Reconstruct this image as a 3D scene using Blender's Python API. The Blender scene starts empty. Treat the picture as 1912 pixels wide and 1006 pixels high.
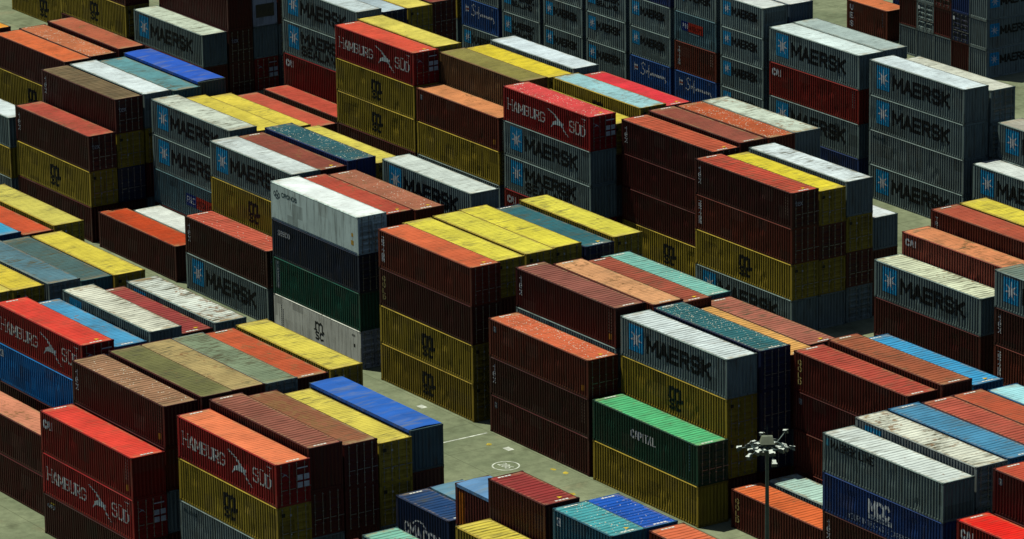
import bpy, math, random
from mathutils import Vector, Matrix
C = bpy.context.scene.collection
scn = bpy.context.scene
PI = math.pi

# ---------------------------------------------------------------- camera, sky, sun, exposure
cam_d = bpy.data.cameras.new("camera"); cam = bpy.data.objects.new("camera", cam_d); C.objects.link(cam)
RR = [[0.5531791, 0.8329338, -0.0146332], [-0.2297273, 0.169407, 0.9583979], [-0.800761, 0.526804, -0.2850601]]
m = Matrix(((RR[0][0], RR[1][0], -RR[2][0]), (RR[0][1], RR[1][1], -RR[2][1]), (RR[0][2], RR[1][2], -RR[2][2]))).to_4x4()
m.translation = (263.67, -179.70, 109.80)
cam.matrix_world = m
cam_d.sensor_width = 36.0; cam_d.lens = 36.0 * 9316.27 / 1912.0
cam_d.clip_start = 5; cam_d.clip_end = 6000
scn.camera = cam

SUN = Vector((-0.280, -0.160, 1.0)).normalized()
world = bpy.data.worlds.new("World"); scn.world = world; world.use_nodes = True
wn = world.node_tree.nodes; wl = world.node_tree.links
sky = wn.new('ShaderNodeTexSky'); sky.sky_type = 'NISHITA'; sky.sun_disc = False
sky.sun_elevation = math.asin(SUN.z); sky.sun_rotation = math.atan2(SUN.x, SUN.y)
bg = wn['Background']; bg.inputs[1].default_value = 0.05
wl.new(sky.outputs[0], bg.inputs[0])
sd = bpy.data.lights.new("sun", 'SUN'); so = bpy.data.objects.new("sun", sd); C.objects.link(so)
sd.energy = 5.0; sd.angle = math.radians(0.53); sd.color = (0.97, 1.0, 0.85)
so.rotation_euler = SUN.to_track_quat('Z', 'Y').to_euler(); so.location = (-80, 0, 200)
scn.view_settings.view_transform = 'Standard'; scn.view_settings.look = 'None'
scn.view_settings.exposure = -0.34; scn.view_settings.gamma = 1.0
scn.cycles.max_bounces = 4; scn.cycles.diffuse_bounces = 0

def lin(c):
    return tuple(((v / 255.0) / 12.92 if v / 255.0 < 0.04045 else ((v / 255.0 + 0.055) / 1.055) ** 2.4) for v in c)

# ---------------------------------------------------------------- materials
def new_mat(name):
    mt = bpy.data.materials.new(name); mt.use_nodes = True
    nt = mt.node_tree; b = nt.nodes['Principled BSDF']
    return mt, nt, b

def nd(nt, t, **kw):
    n = nt.nodes.new(t)
    for k, v in kw.items(): setattr(n, k, v)
    return n

def val(nt, src, i, x):
    if hasattr(x, 'links'): nt.links.new(x, src.inputs[i])
    else: src.inputs[i].default_value = x

def mth(nt, op, a, b=0.0, c=None, clamp=False):
    n = nd(nt, 'ShaderNodeMath', operation=op); n.use_clamp = clamp
    val(nt, n, 0, a); val(nt, n, 1, b)
    if c is not None: val(nt, n, 2, c)
    return n.outputs[0]

def mixc(nt, f, a, b, mode='MIX'):
    n = nd(nt, 'ShaderNodeMix', data_type='RGBA', blend_type=mode)
    val(nt, n, 0, f); val(nt, n, 6, a); val(nt, n, 7, b)
    return n.outputs[2]

def ramp(nt, x, lo, hi, a=0.0, b=1.0):
    n = nd(nt, 'ShaderNodeMapRange'); n.clamp = True
    val(nt, n, 0, x); val(nt, n, 1, lo); val(nt, n, 2, hi); val(nt, n, 3, a); val(nt, n, 4, b)
    return n.outputs[0]

def attr(nt, name):
    n = nd(nt, 'ShaderNodeAttribute'); n.attribute_type = 'OBJECT'; n.attribute_name = name
    return n.outputs['Fac']

def coords(nt, scale, rnd):
    tc = nd(nt, 'ShaderNodeTexCoord'); mp = nd(nt, 'ShaderNodeMapping')
    mp.inputs['Scale'].default_value = scale
    nt.links.new(tc.outputs['Object'], mp.inputs[0])
    ad = nd(nt, 'ShaderNodeVectorMath', operation='ADD')
    nt.links.new(mp.outputs[0], ad.inputs[0])
    sc = nd(nt, 'ShaderNodeVectorMath', operation='SCALE')
    sc.inputs[0].default_value = (37.0, 91.0, 53.0); nt.links.new(rnd, sc.inputs['Scale'])
    nt.links.new(sc.outputs[0], ad.inputs[1])
    return ad.outputs[0]

def noise(nt, vec, scale, detail=3.0, rough=0.55):
    n = nd(nt, 'ShaderNodeTexNoise'); n.inputs['Scale'].default_value = scale
    n.inputs['Detail'].default_value = detail; n.inputs['Roughness'].default_value = rough
    nt.links.new(vec, n.inputs['Vector']); return n.outputs[0]

def paint_material():
    mt, nt, b = new_mat('painted_steel')
    oi = nd(nt, 'ShaderNodeObjectInfo')
    v1 = coords(nt, (1, 1, 1), oi.outputs['Random'])
    v2 = coords(nt, (2.6, 2.6, 0.28), oi.outputs['Random'])
    big = ramp(nt, noise(nt, v1, 0.55, 4), 0.3, 0.7, 0.80, 1.10)
    col = mixc(nt, 1.0, oi.outputs['Color'], big, 'MULTIPLY')
    streak = noise(nt, v2, 1.6, 4, 0.6)
    br = nd(nt, 'ShaderNodeTexBrick'); br.inputs['Scale'].default_value = 1.0; br.inputs['Brick Width'].default_value = 1.45; br.inputs['Row Height'].default_value = 0.95; br.inputs['Mortar Size'].default_value = 0.0
    br.inputs['Color1'].default_value = (0, 0, 0, 1); br.inputs['Color2'].default_value = (1, 1, 1, 1)
    sp = nd(nt, 'ShaderNodeSeparateXYZ'); nt.links.new(v1, sp.inputs[0]); cb = nd(nt, 'ShaderNodeCombineXYZ'); nt.links.new(sp.outputs[0], cb.inputs[0]); nt.links.new(sp.outputs[2], cb.inputs[1])
    nt.links.new(cb.outputs[0], br.inputs['Vector'])
    bs = nd(nt, 'ShaderNodeSeparateColor'); nt.links.new(br.outputs['Color'], bs.inputs[0])
    col = mixc(nt, mth(nt, 'MULTIPLY', mth(nt, 'GREATER_THAN', bs.outputs[0], 0.90), 0.30), col, mixc(nt, 0.5, col, (0.16, 0.12, 0.09, 1)))
    col = mixc(nt, mth(nt, 'MULTIPLY', mth(nt, 'LESS_THAN', bs.outputs[0], 0.07), 0.35), col, (0.02, 0.018, 0.015, 1))
    grime = mth(nt, 'MULTIPLY', ramp(nt, streak, 0.50, 0.70), 0.55)
    col = mixc(nt, grime, col, (0.045, 0.03, 0.02, 1))
    rustf = mth(nt, 'MULTIPLY', ramp(nt, noise(nt, v2, 3.2, 5, 0.65), 0.60, 0.70), attr(nt, 'rust'))
    col = mixc(nt, rustf, col, (0.13, 0.045, 0.018, 1))
    nt.links.new(col, b.inputs['Base Color'])
    b.inputs['Roughness'].default_value = 0.55
    b.inputs['Specular IOR Level'].default_value = 0.25
    return mt

def roof_material():
    mt, nt, b = new_mat('weathered_roof_paint')
    oi = nd(nt, 'ShaderNodeObjectInfo'); rnd = oi.outputs['Random']
    v1 = coords(nt, (1, 1, 1), rnd)
    vs = coords(nt, (2.4, 0.42, 1), rnd)
    vf = coords(nt, (6.5, 0.9, 1), rnd)
    big = ramp(nt, noise(nt, v1, 0.35, 6, 0.66), 0.3, 0.7, 0.70, 1.14)
    fine = ramp(nt, noise(nt, vf, 1.5, 3), 0.3, 0.7, 0.90, 1.06)
    col = mixc(nt, 1.0, oi.outputs['Color'], mth(nt, 'MULTIPLY', big, fine), 'MULTIPLY')
    k = attr(nt, 'grime')
    pz = ramp(nt, noise(nt, v1, 0.42, 3, 0.55), 0.40, 0.60)
    st = ramp(nt, noise(nt, vs, 1.7, 7, 0.72), 0.47, 0.66)
    gf = mth(nt, 'MULTIPLY', mth(nt, 'MULTIPLY', mth(nt, 'MULTIPLY', st, pz), k), 1.45, clamp=True)
    col = mixc(nt, gf, col, (0.085, 0.078, 0.040, 1))
    # dents and seams that hold dark water lines
    ln = ramp(nt, noise(nt, coords(nt, (5.0, 0.10, 1), rnd), 1.4, 4, 0.7), 0.64, 0.69)
    col = mixc(nt, mth(nt, 'MULTIPLY', mth(nt, 'MULTIPLY', ln, k), 0.75, clamp=True), col, (0.05, 0.04, 0.02, 1))
    r = attr(nt, 'rust')
    rn = ramp(nt, noise(nt, v1, 1.5, 7, 0.7), mth(nt, 'SUBTRACT', 0.68, mth(nt, 'MULTIPLY', r, 0.20)), mth(nt, 'SUBTRACT', 0.73, mth(nt, 'MULTIPLY', r, 0.20)))
    rp = ramp(nt, noise(nt, v1, 0.30, 2), 0.42, 0.60)
    rc = mixc(nt, noise(nt, v1, 4.0, 3), (0.16, 0.05, 0.02, 1), (0.30, 0.17, 0.06, 1))
    col = mixc(nt, mth(nt, 'MULTIPLY', mth(nt, 'MULTIPLY', rn, rp), 0.85), col, rc)
    # tan dirt that gathers along the rails and end frames
    tc = nd(nt, 'ShaderNodeTexCoord'); sx = nd(nt, 'ShaderNodeSeparateXYZ'); nt.links.new(tc.outputs['Generated'], sx.inputs[0])
    ex = mth(nt, 'ABSOLUTE', mth(nt, 'SUBTRACT', sx.outputs[0], 0.5)); ey = mth(nt, 'ABSOLUTE', mth(nt, 'SUBTRACT', sx.outputs[1], 0.5))
    edge = mth(nt, 'MAXIMUM', ramp(nt, ex, 0.44, 0.49), ramp(nt, ey, 0.40, 0.485))
    ef = mth(nt, 'MULTIPLY', mth(nt, 'MULTIPLY', edge, ramp(nt, noise(nt, v1, 1.3, 6, 0.65), 0.42, 0.58)), mth(nt, 'ADD', 0.32, mth(nt, 'MULTIPLY', r, 0.95), clamp=True))
    col = mixc(nt, ef, col, (0.30, 0.21, 0.10, 1))
    # small dark scuffs, then pale droppings and grit
    sc = ramp(nt, noise(nt, v1, 3.4, 4, 0.6), 0.715, 0.745)
    col = mixc(nt, mth(nt, 'MULTIPLY', sc, mth(nt, 'ADD', 0.35, k, clamp=True)), col, (0.06, 0.035, 0.025, 1))
    s = attr(nt, 'speck')
    vo = nd(nt, 'ShaderNodeTexVoronoi'); vo.inputs['Scale'].default_value = 8.0; nt.links.new(v1, vo.inputs['Vector'])
    cs = nd(nt, 'ShaderNodeSeparateColor'); nt.links.new(vo.outputs['Color'], cs.inputs[0])
    on = mth(nt, 'LESS_THAN', cs.outputs[0], mth(nt, 'MULTIPLY', s, mth(nt, 'MULTIPLY', ramp(nt, noise(nt, v1, 0.5, 2), 0.36, 0.60), 1.15)))
    dot = mth(nt, 'LESS_THAN', vo.outputs['Distance'], mth(nt, 'ADD', 0.10, mth(nt, 'MULTIPLY', mth(nt, 'POWER', cs.outputs[1], 2.5), 0.34)))
    col = mixc(nt, mth(nt, 'MULTIPLY', on, dot), col, (0.66, 0.62, 0.50, 1))
    nt.links.new(col, b.inputs['Base Color'])
    b.inputs['Roughness'].default_value = 0.62
    b.inputs['Specular IOR Level'].default_value = 0.2
    return mt

def tarp_material():
    mt, nt, b = new_mat('tarpaulin')
    oi = nd(nt, 'ShaderNodeObjectInfo'); rnd = oi.outputs['Random']
    v1 = coords(nt, (1, 1, 1), rnd); vs = coords(nt, (1.6, 0.35, 1), rnd)
    big = ramp(nt, noise(nt, vs, 0.9, 4), 0.3, 0.7, 0.75, 1.12)
    col = mixc(nt, 1.0, oi.outputs['Color'], big, 'MULTIPLY')
    col = mixc(nt, mth(nt, 'MULTIPLY', ramp(nt, noise(nt, vs, 1.1, 3), 0.52, 0.70), mth(nt, 'ADD', 0.15, attr(nt, 'grime'), clamp=True)), col, (0.22, 0.22, 0.14, 1))
    nt.links.new(col, b.inputs['Base Color'])
    bp = nd(nt, 'ShaderNodeBump'); bp.inputs['Strength'].default_value = 0.6; bp.inputs['Distance'].default_value = 0.12
    nt.links.new(noise(nt, vs, 1.2, 3), bp.inputs['Height']); nt.links.new(bp.outputs[0], b.inputs['Normal'])
    b.inputs['Roughness'].default_value = 0.5
    return mt

def letter_material():
    mt, nt, b = new_mat('lettering_paint')
    oi = nd(nt, 'ShaderNodeObjectInfo')
    v = coords(nt, (1, 1, 1), oi.outputs['Random'])
    col = mixc(nt, 1.0, oi.outputs['Color'], ramp(nt, noise(nt, v, 3.0, 6, 0.7), 0.30, 0.58, 0.58, 1.0), 'MULTIPLY')
    nt.links.new(col, b.inputs['Base Color']); b.inputs['Roughness'].default_value = 0.6
    b.inputs['Specular IOR Level'].default_value = 0.2
    return mt

def flat_material(name, col, rough=0.6, metal=0.0, vary=0.2, scale=3.0):
    mt, nt, b = new_mat(name)
    tc = nd(nt, 'ShaderNodeTexCoord')
    n = noise(nt, tc.outputs['Object'], scale, 4)
    c = mixc(nt, 1.0, (*col, 1), ramp(nt, n, 0.3, 0.7, 1 - vary, 1 + vary * 0.5), 'MULTIPLY')
    nt.links.new(c, b.inputs['Base Color'])
    b.inputs['Roughness'].default_value = rough; b.inputs['Metallic'].default_value = metal
    return mt

def concrete_material():
    mt, nt, b = new_mat('yard_concrete')
    tc = nd(nt, 'ShaderNodeTexCoord'); v = tc.outputs['Object']
    a = ramp(nt, noise(nt, v, 0.11, 6, 0.62), 0.32, 0.68)
    col = mixc(nt, a, (0.135, 0.160, 0.092, 1), (0.270, 0.292, 0.178, 1))
    f = ramp(nt, noise(nt, v, 1.3, 6, 0.7), 0.3, 0.7, 0.74, 1.14)
    col = mixc(nt, 1.0, col, f, 'MULTIPLY')
    st = ramp(nt, noise(nt, v, 0.30, 6, 0.66), 0.53, 0.68)
    col = mixc(nt, mth(nt, 'MULTIPLY', st, 0.62), col, (0.075, 0.082, 0.045, 1))
    pk = ramp(nt, noise(nt, v, 0.21, 5, 0.6), 0.60, 0.70)
    col = mixc(nt, mth(nt, 'MULTIPLY', pk, 0.25), col, (0.33, 0.22, 0.12, 1))
    mp = nd(nt, 'ShaderNodeMapping'); nt.links.new(v, mp.inputs[0]); mp.inputs['Scale'].default_value = (5.0, 0.12, 1)
    ty = ramp(nt, noise(nt, mp.outputs[0], 0.4, 4, 0.6), 0.60, 0.70)
    col = mixc(nt, mth(nt, 'MULTIPLY', ty, 0.30), col, (0.07, 0.07, 0.045, 1))
    br = nd(nt, 'ShaderNodeTexBrick'); br.offset = 0.0
    br.inputs['Scale'].default_value = 1.0; br.inputs['Brick Width'].default_value = 5.0; br.inputs['Row Height'].default_value = 5.0
    br.inputs['Mortar Size'].default_value = 0.035; br.inputs['Mortar Smooth'].default_value = 0.4
    nt.links.new(v, br.inputs['Vector'])
    col = mixc(nt, mth(nt, 'MULTIPLY', br.outputs['Fac'], 0.55), col, (0.06, 0.065, 0.035, 1))
    nt.links.new(col, b.inputs['Base Color']); b.inputs['Roughness'].default_value = 0.85
    b.inputs['Specular IOR Level'].default_value = 0.15
    bp = nd(nt, 'ShaderNodeBump'); bp.inputs['Strength'].default_value = 0.3; bp.inputs['Distance'].default_value = 0.02
    nt.links.new(noise(nt, v, 4.0, 5), bp.inputs['Height']); nt.links.new(bp.outputs[0], b.inputs['Normal'])
    return mt

M_PAINT = paint_material(); M_ROOF = roof_material(); M_TARP = tarp_material(); M_LET = letter_material()
M_ROD = flat_material('galvanised_rod', (0.20, 0.20, 0.19), 0.5, 0.5)
M_GROUND = concrete_material()
M_LINE = flat_material('road_paint', (0.62, 0.64, 0.55), 0.7, 0, 0.5, 2.5)
M_YEL = flat_material('yellow_road_paint', (0.50, 0.38, 0.03), 0.7, 0, 0.7, 2.0)
M_MAST = flat_material('mast_steel', (0.055, 0.085, 0.080), 0.5, 0.3)
M_LAMP = flat_material('lamp_lit_top', (0.72, 0.76, 0.68), 0.45, 0.0)  # sunlit look of the lamp tops put into the colour
M_HOUS = flat_material('lamp_shaded_housing', (0.07, 0.09, 0.08), 0.5, 0.2)  # dark colour stands in for shade on the lamp sides
M_COVER = flat_material('winch_cover', (0.20, 0.22, 0.15), 0.5, 0.1)
M_LENS = flat_material('lamp_glass', (0.10, 0.11, 0.10), 0.12, 0.0)
M_DARK = flat_material('dark_machinery', (0.012, 0.012, 0.012), 0.6)

# ---------------------------------------------------------------- mesh helpers
class MB:
    def __init__(s): s.v = []; s.f = []
    def quad(s, a, b, c, d):
        n = len(s.v); s.v += [a, b, c, d]; s.f.append((n, n + 1, n + 2, n + 3))
    def poly(s, pts):
        n = len(s.v); s.v += list(pts); s.f.append(tuple(range(n, n + len(pts))))
    def box(s, x0, x1, y0, y1, z0, z1):
        n = len(s.v)
        s.v += [(x0, y0, z0), (x1, y0, z0), (x1, y1, z0), (x0, y1, z0), (x0, y0, z1), (x1, y0, z1), (x1, y1, z1), (x0, y1, z1)]
        for q in ((0, 3, 2, 1), (4, 5, 6, 7), (0, 1, 5, 4), (1, 2, 6, 5), (2, 3, 7, 6), (3, 0, 4, 7)): s.f.append(tuple(n + i for i in q))
    def tube(s, p, q, r0, r1, k=8, cap=True):
        p = Vector(p); q = Vector(q); d = (q - p).normalized()
        a = d.orthogonal().normalized(); b = d.cross(a); n = len(s.v)
        for o, r in ((p, r0), (q, r1)):
            for i in range(k):
                t = 2 * PI * i / k; s.v.append(tuple(o + (a * math.cos(t) + b * math.sin(t)) * r))
        for i in range(k): j = (i + 1) % k; s.f.append((n + i, n + j, n + k + j, n + k + i))
        if cap: s.f.append(tuple(n + i for i in reversed(range(k)))); s.f.append(tuple(n + k + i for i in range(k)))
    def mesh(s, name, mat):
        me = bpy.data.meshes.new(name); me.from_pydata([tuple(v) for v in s.v], [], s.f); me.update()
        me.materials.append(mat); return me

def link(name, me, parent=None, color=None, loc=(0, 0, 0), rotz=0.0):
    o = bpy.data.objects.new(name, me); C.objects.link(o); o.parent = parent
    o.location = loc; o.rotation_euler = (0, 0, rotz)
    if color is not None: o.color = (*color[:3], 1.0)
    return o

def tag(o, label=None, cat=None, group=None, kind=None):
    for k, v in (('label', label), ('category', cat), ('group', group), ('kind', kind)):
        if v: o[k] = v
    return o

# ---------------------------------------------------------------- container parts (reference height HR, scaled in z per stack)
W = 2.438; HR = 2.75; DEP = 0.058
LEN = {40: 12.192, 20: 6.058}
def prof(L):
    # outward profile of a side panel: list of (s, depth) along 0..L
    pts = [(0.13, 0.0)]; s = 0.20; p = 0.285
    n = int((L - 0.40) / p); p = (L - 0.40) / n
    for i in range(n):
        pts += [(s + p * 0.16, 0.0), (s + p * 0.28, DEP), (s + p * 0.72, DEP), (s + p * 0.84, 0.0)]; s += p
    pts.append((L - 0.13, 0.0)); return pts
PROF = {k: prof(L) for k, L in LEN.items()}
def depth(k, s):
    P = PROF[k]
    for (a, da), (b, db) in zip(P, P[1:]):
        if a <= s <= b: return da + (db - da) * (s - a) / max(b - a, 1e-6)
    return 0.0

Z0, Z1 = 0.155, HR - 0.055
def m_side(k, smooth=False, seed=0):
    L = LEN[k]; b = MB(); rd = random.Random(100 + seed + k)
    P = PROF[k] if not smooth else [(0.13, 0)] + [q for i in range(1, 12) for q in ((L * i / 12 - 0.01, 0.0), (L * i / 12, 0.012), (L * i / 12 + 0.01, 0.0))] + [(L - 0.13, 0)]
    dents = [(rd.uniform(.4, L - .4), rd.uniform(.4, HR - .5), rd.uniform(.25, .8), rd.uniform(.015, .05)) for _ in range(int(L * 0.8))]
    N = 1 if smooth else 6
    for (s, d) in P:
        for r in range(N + 1):
            z = Z0 + (Z1 - Z0) * r / N; e = 0.0
            if 0 < r < N:
                for (cs, cz, rr, am) in dents:
                    q = ((s - cs) ** 2 + (z - cz) ** 2) / (rr * rr)
                    if q < 1: e += am * (1 - q)
                e = min(e, 0.05) + rd.uniform(0, 0.003)
            b.v.append((s - L / 2, -W / 2 + 0.004 + d + e, z))
    M = N + 1
    for i in range(len(P) - 1):
        for r in range(N): b.f.append((M * i + r, M * (i + 1) + r, M * (i + 1) + r + 1, M * i + r + 1))
    return b.mesh('side_wall', M_PAINT)

def m_roof(k, coarse=False, flat=False, seed=0):
    L = LEN[k]; b = MB(); xs = []; rd = random.Random(500 + seed * 7 + k + (3 if coarse else 0))
    a0, a1 = -L / 2 + 0.10, L / 2 - 0.10
    if flat: xs = [(a0 + (a1 - a0) * i / 10, 0) for i in range(11)]
    else:
        p, am = (0.385, 0.046) if coarse else (0.30, 0.020)
        n = int((a1 - a0 - 0.5) / p); p = (a1 - a0 - 0.5) / n; xs = [(a0, 0.0)]; x = a0 + 0.25
        for i in range(n):
            a = am * rd.uniform(.55, 1.1); w = p * rd.uniform(.62, .74)
            xs += [(x + p * 0.10, 0.0), (x + p * 0.10 + a * .9, -a), (x + w - a * .9, -a), (x + w, 0.0)]; x += p
        xs.append((a1, 0.0))
    ys = [-W / 2 + 0.052, -W / 2 + 0.14, -0.72, -0.36, 0.0, 0.36, 0.72, W / 2 - 0.14, W / 2 - 0.052]; m_ = len(ys)
    dips = [(rd.uniform(a0, a1), rd.uniform(-.8, .8), rd.uniform(.35, 1.1), rd.uniform(-.030, -.008)) for _ in range(int(L * 1.1))]
    for x, dz in xs:
        for j, y in enumerate(ys):
            e = -0.030 if j in (0, m_ - 1) else -0.014 if j in (1, m_ - 2) else -0.006
            if 1 < j < m_ - 2:
                for (cx, cy, rr, am) in dips:
                    q = ((x - cx) ** 2 + (y - cy) ** 2) / (rr * rr)
                    if q < 1: e += am * (1 - q)
                e = max(e, -.05) + rd.uniform(-.0025, .0025)
            b.v.append((x, y, HR + e + (dz if 0 < j < m_ - 1 else 0)))
    for i in range(len(xs) - 1):
        for j in range(m_ - 1): b.f.append((i * m_ + j, (i + 1) * m_ + j, (i + 1) * m_ + j + 1, i * m_ + j + 1))
    return b.mesh('roof', M_ROOF)

def m_tarp(k):
    L = LEN[k]; b = MB(); rnd = random.Random(5); n = 24; rows = [(-W / 2 - 0.012, -0.20), (-W / 2 - 0.012, 0.01), (-0.6, 0.05), (0, 0.07), (0.6, 0.05), (W / 2 + 0.012, 0.01), (W / 2 + 0.012, -0.20)]
    for i in range(n + 1):
        x = -L / 2 + 0.19 + (L - 0.38) * i / n; sag = -0.035 if i % 2 else 0.0
        for j, (y, e) in enumerate(rows): b.v.append((x, y, HR + e + (sag + rnd.uniform(-.01, .01) if 1 < j < 5 else 0)))
    m_ = len(rows)
    for i in range(n):
        for j in range(m_ - 1): b.f.append((i * m_ + j, (i + 1) * m_ + j, (i + 1) * m_ + j + 1, i * m_ + j + 1))
    for i in (0, n):
        b.poly([b.v[i * m_ + j] for j in range(1, m_ - 1)])
    return b.mesh('tarpaulin', M_TARP)

def m_frame(k):
    L = LEN[k]; b = MB(); h = L / 2
    for sx in (-1, 1):
        for sy in (-1, 1):                                   # corner posts between the castings
            x0, x1 = sorted((sx * h - sx * 0.008, sx * (h - 0.14))); y0, y1 = sorted((sy * (W / 2 - 0.004), sy * (W / 2 - 0.11)))
            b.box(x0, x1, y0, y1, 0.118, HR - 0.118)
        x0, x1 = sorted((sx * (h - 0.012), sx * (h - 0.10)))
        b.box(x0, x1, -W / 2 + 0.165, W / 2 - 0.165, HR - 0.115, HR - 0.004)   # end headers
        b.box(x0, x1, -W / 2 + 0.165, W / 2 - 0.165, 0.012, 0.15)              # end sills
    for sy in (-1, 1):
        n0 = len(b.v); sec = [(0.06, 0.066), (-0.004, 0.066), (-0.004, 0.058), (0.050, 0.004), (0.06, 0.004)]   # chamfered top side rails
        for xx in (-h + 0.178, h - 0.178):
            for dy, dz in sec: b.v.append((xx, sy * (W / 2 - dy), HR - dz))
        for i in range(5):
            q = (n0 + i, n0 + (i + 1) % 5, n0 + 5 + (i + 1) % 5, n0 + 5 + i); b.f.append(q if sy > 0 else q[::-1])
        y0, y1 = sorted((sy * (W / 2 - 0.034), sy * (W / 2 - 0.10)))
        b.box(-h + 0.18, h - 0.18, y0, y1, 0.014, 0.158)                       # recessed bottom side rails
    b.box(-h + 0.1, h - 0.1, -W / 2 + 0.102, W / 2 - 0.102, 0.10, 0.15)        # floor
    return b.mesh('frame', M_PAINT)

def m_casting():
    b = MB(); b.box(-0.089, 0.089, -0.081, 0.081, 0, 0.118)
    return b.mesh('corner_casting', M_PAINT)

def m_endwall(smooth=False):
    # panel facing +X, local origin at the container's end plane centre
    b = MB(); y0, y1 = -W / 2 + 0.11, W / 2 - 0.11; n = 8; p = (y1 - y0) / n; P = [(y0, 0.03)]; y = y0
    if smooth: P = [(y0, 0.03), (y1, 0.03)]
    else:
        for i in range(n):
            P += [(y + p * .12, 0.03), (y + p * .32, 0.03 + DEP), (y + p * .68, 0.03 + DEP), (y + p * .88, 0.03)]; y += p
        P.append((y1, 0.03))
    for yy, d in P: b.v += [(-d, yy, 0.15), (-d, yy, HR - 0.115)]
    for i in range(len(P) - 1): b.f.append((2 * i, 2 * i + 2, 2 * i + 3, 2 * i + 1))
    return b.mesh('end_wall', M_PAINT)

def m_door():
    # one leaf facing +X, hinge at y=0 side, width 1.10
    b = MB(); w = 1.09; z0, z1 = 0.155, HR - 0.12; P = [(z0, 0.03), (z0 + 0.10, 0.03)]; n = 5; q = (z1 - z0 - 0.2) / n; z = z0 + 0.10
    for i in range(n):
        P += [(z + q * .12, 0.03), (z + q * .25, 0.075), (z + q * .75, 0.075), (z + q * .88, 0.03)]; z += q
    P.append((z1, 0.03))
    for zz, d in P: b.v += [(-d, 0, zz), (-d, w, zz)]
    for i in range(len(P) - 1): b.f.append((2 * i, 2 * i + 1, 2 * i + 3, 2 * i + 2))
    b.box(-0.05, -0.012, 0.0, 0.06, z0, z1); b.box(-0.05, -0.012, w - 0.06, w, z0, z1)
    return b.mesh('door', M_PAINT)

def m_rod():
    b = MB(); b.tube((0.005, 0, 0.10), (0.005, 0, HR - 0.08), 0.019, 0.019, 6)
    for z in (0.16, 0.75, 1.5, HR - 0.2): b.box(-0.01, 0.03, -0.05, 0.05, z, z + 0.06)
    b.box(0.0, 0.035, 0.0, 0.42, 1.02, 1.06)
    return b.mesh('lock_rod', M_ROD)

def m_block(k):
    # plain one-piece container for places the stacks hide completely
    L = LEN[k]; b = MB(); P = PROF[k]
    for sg in (-1, 1):
        n = len(b.v)
        for (s, d) in P: b.v += [(s - L / 2, sg * (W / 2 - 0.004 - d), 0.0), (s - L / 2, sg * (W / 2 - 0.004 - d), HR - 0.02)]
        for i in range(len(P) - 1): b.f.append((n + 2 * i, n + 2 * i + 2, n + 2 * i + 3, n + 2 * i + 1))
    b.box(-L / 2, -L / 2 + 0.14, -W / 2, W / 2, 0, HR - 0.005); b.box(L / 2 - 0.14, L / 2, -W / 2, W / 2, 0, HR - 0.005)
    b.quad((-L / 2 + .14, -W / 2, HR - .01), (L / 2 - .14, -W / 2, HR - .01), (L / 2 - .14, W / 2, HR - .01), (-L / 2 + .14, W / 2, HR - .01))
    return b.mesh('shipping_container', M_PAINT)

ME = {}
for k in (40, 20):
    for sd_ in range(4):
        ME['side', k, sd_] = m_side(k, seed=sd_); ME['roof', k, sd_] = m_roof(k, seed=sd_); ME['roofc', k, sd_] = m_roof(k, True, seed=sd_)
        ME['rooff', k, sd_] = m_roof(k, flat=True, seed=sd_)
    ME['sides', k] = m_side(k, True)
    ME['frame', k] = m_frame(k); ME['tarp', k] = m_tarp(k); ME['block', k] = m_block(k)
ME['cast'] = m_casting(); ME['wall'] = m_endwall(); ME['walls'] = m_endwall(True); ME['door'] = m_door(); ME['rod'] = m_rod()
def m_reefer():
    b = MB(); y0, y1 = -W / 2 + 0.2, W / 2 - 0.2
    b.box(-0.02, 0.012, y0 + 0.10, y1 - 0.10, 0.75, 1.85)
    for i in range(3): b.tube((0.012, -0.55 + 0.55 * i, 1.3), (0.03, -0.55 + 0.55 * i, 1.3), 0.24, 0.2, 12)
    return b.mesh('cooling_unit', M_DARK)
ME['cool'] = m_reefer()

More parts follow.
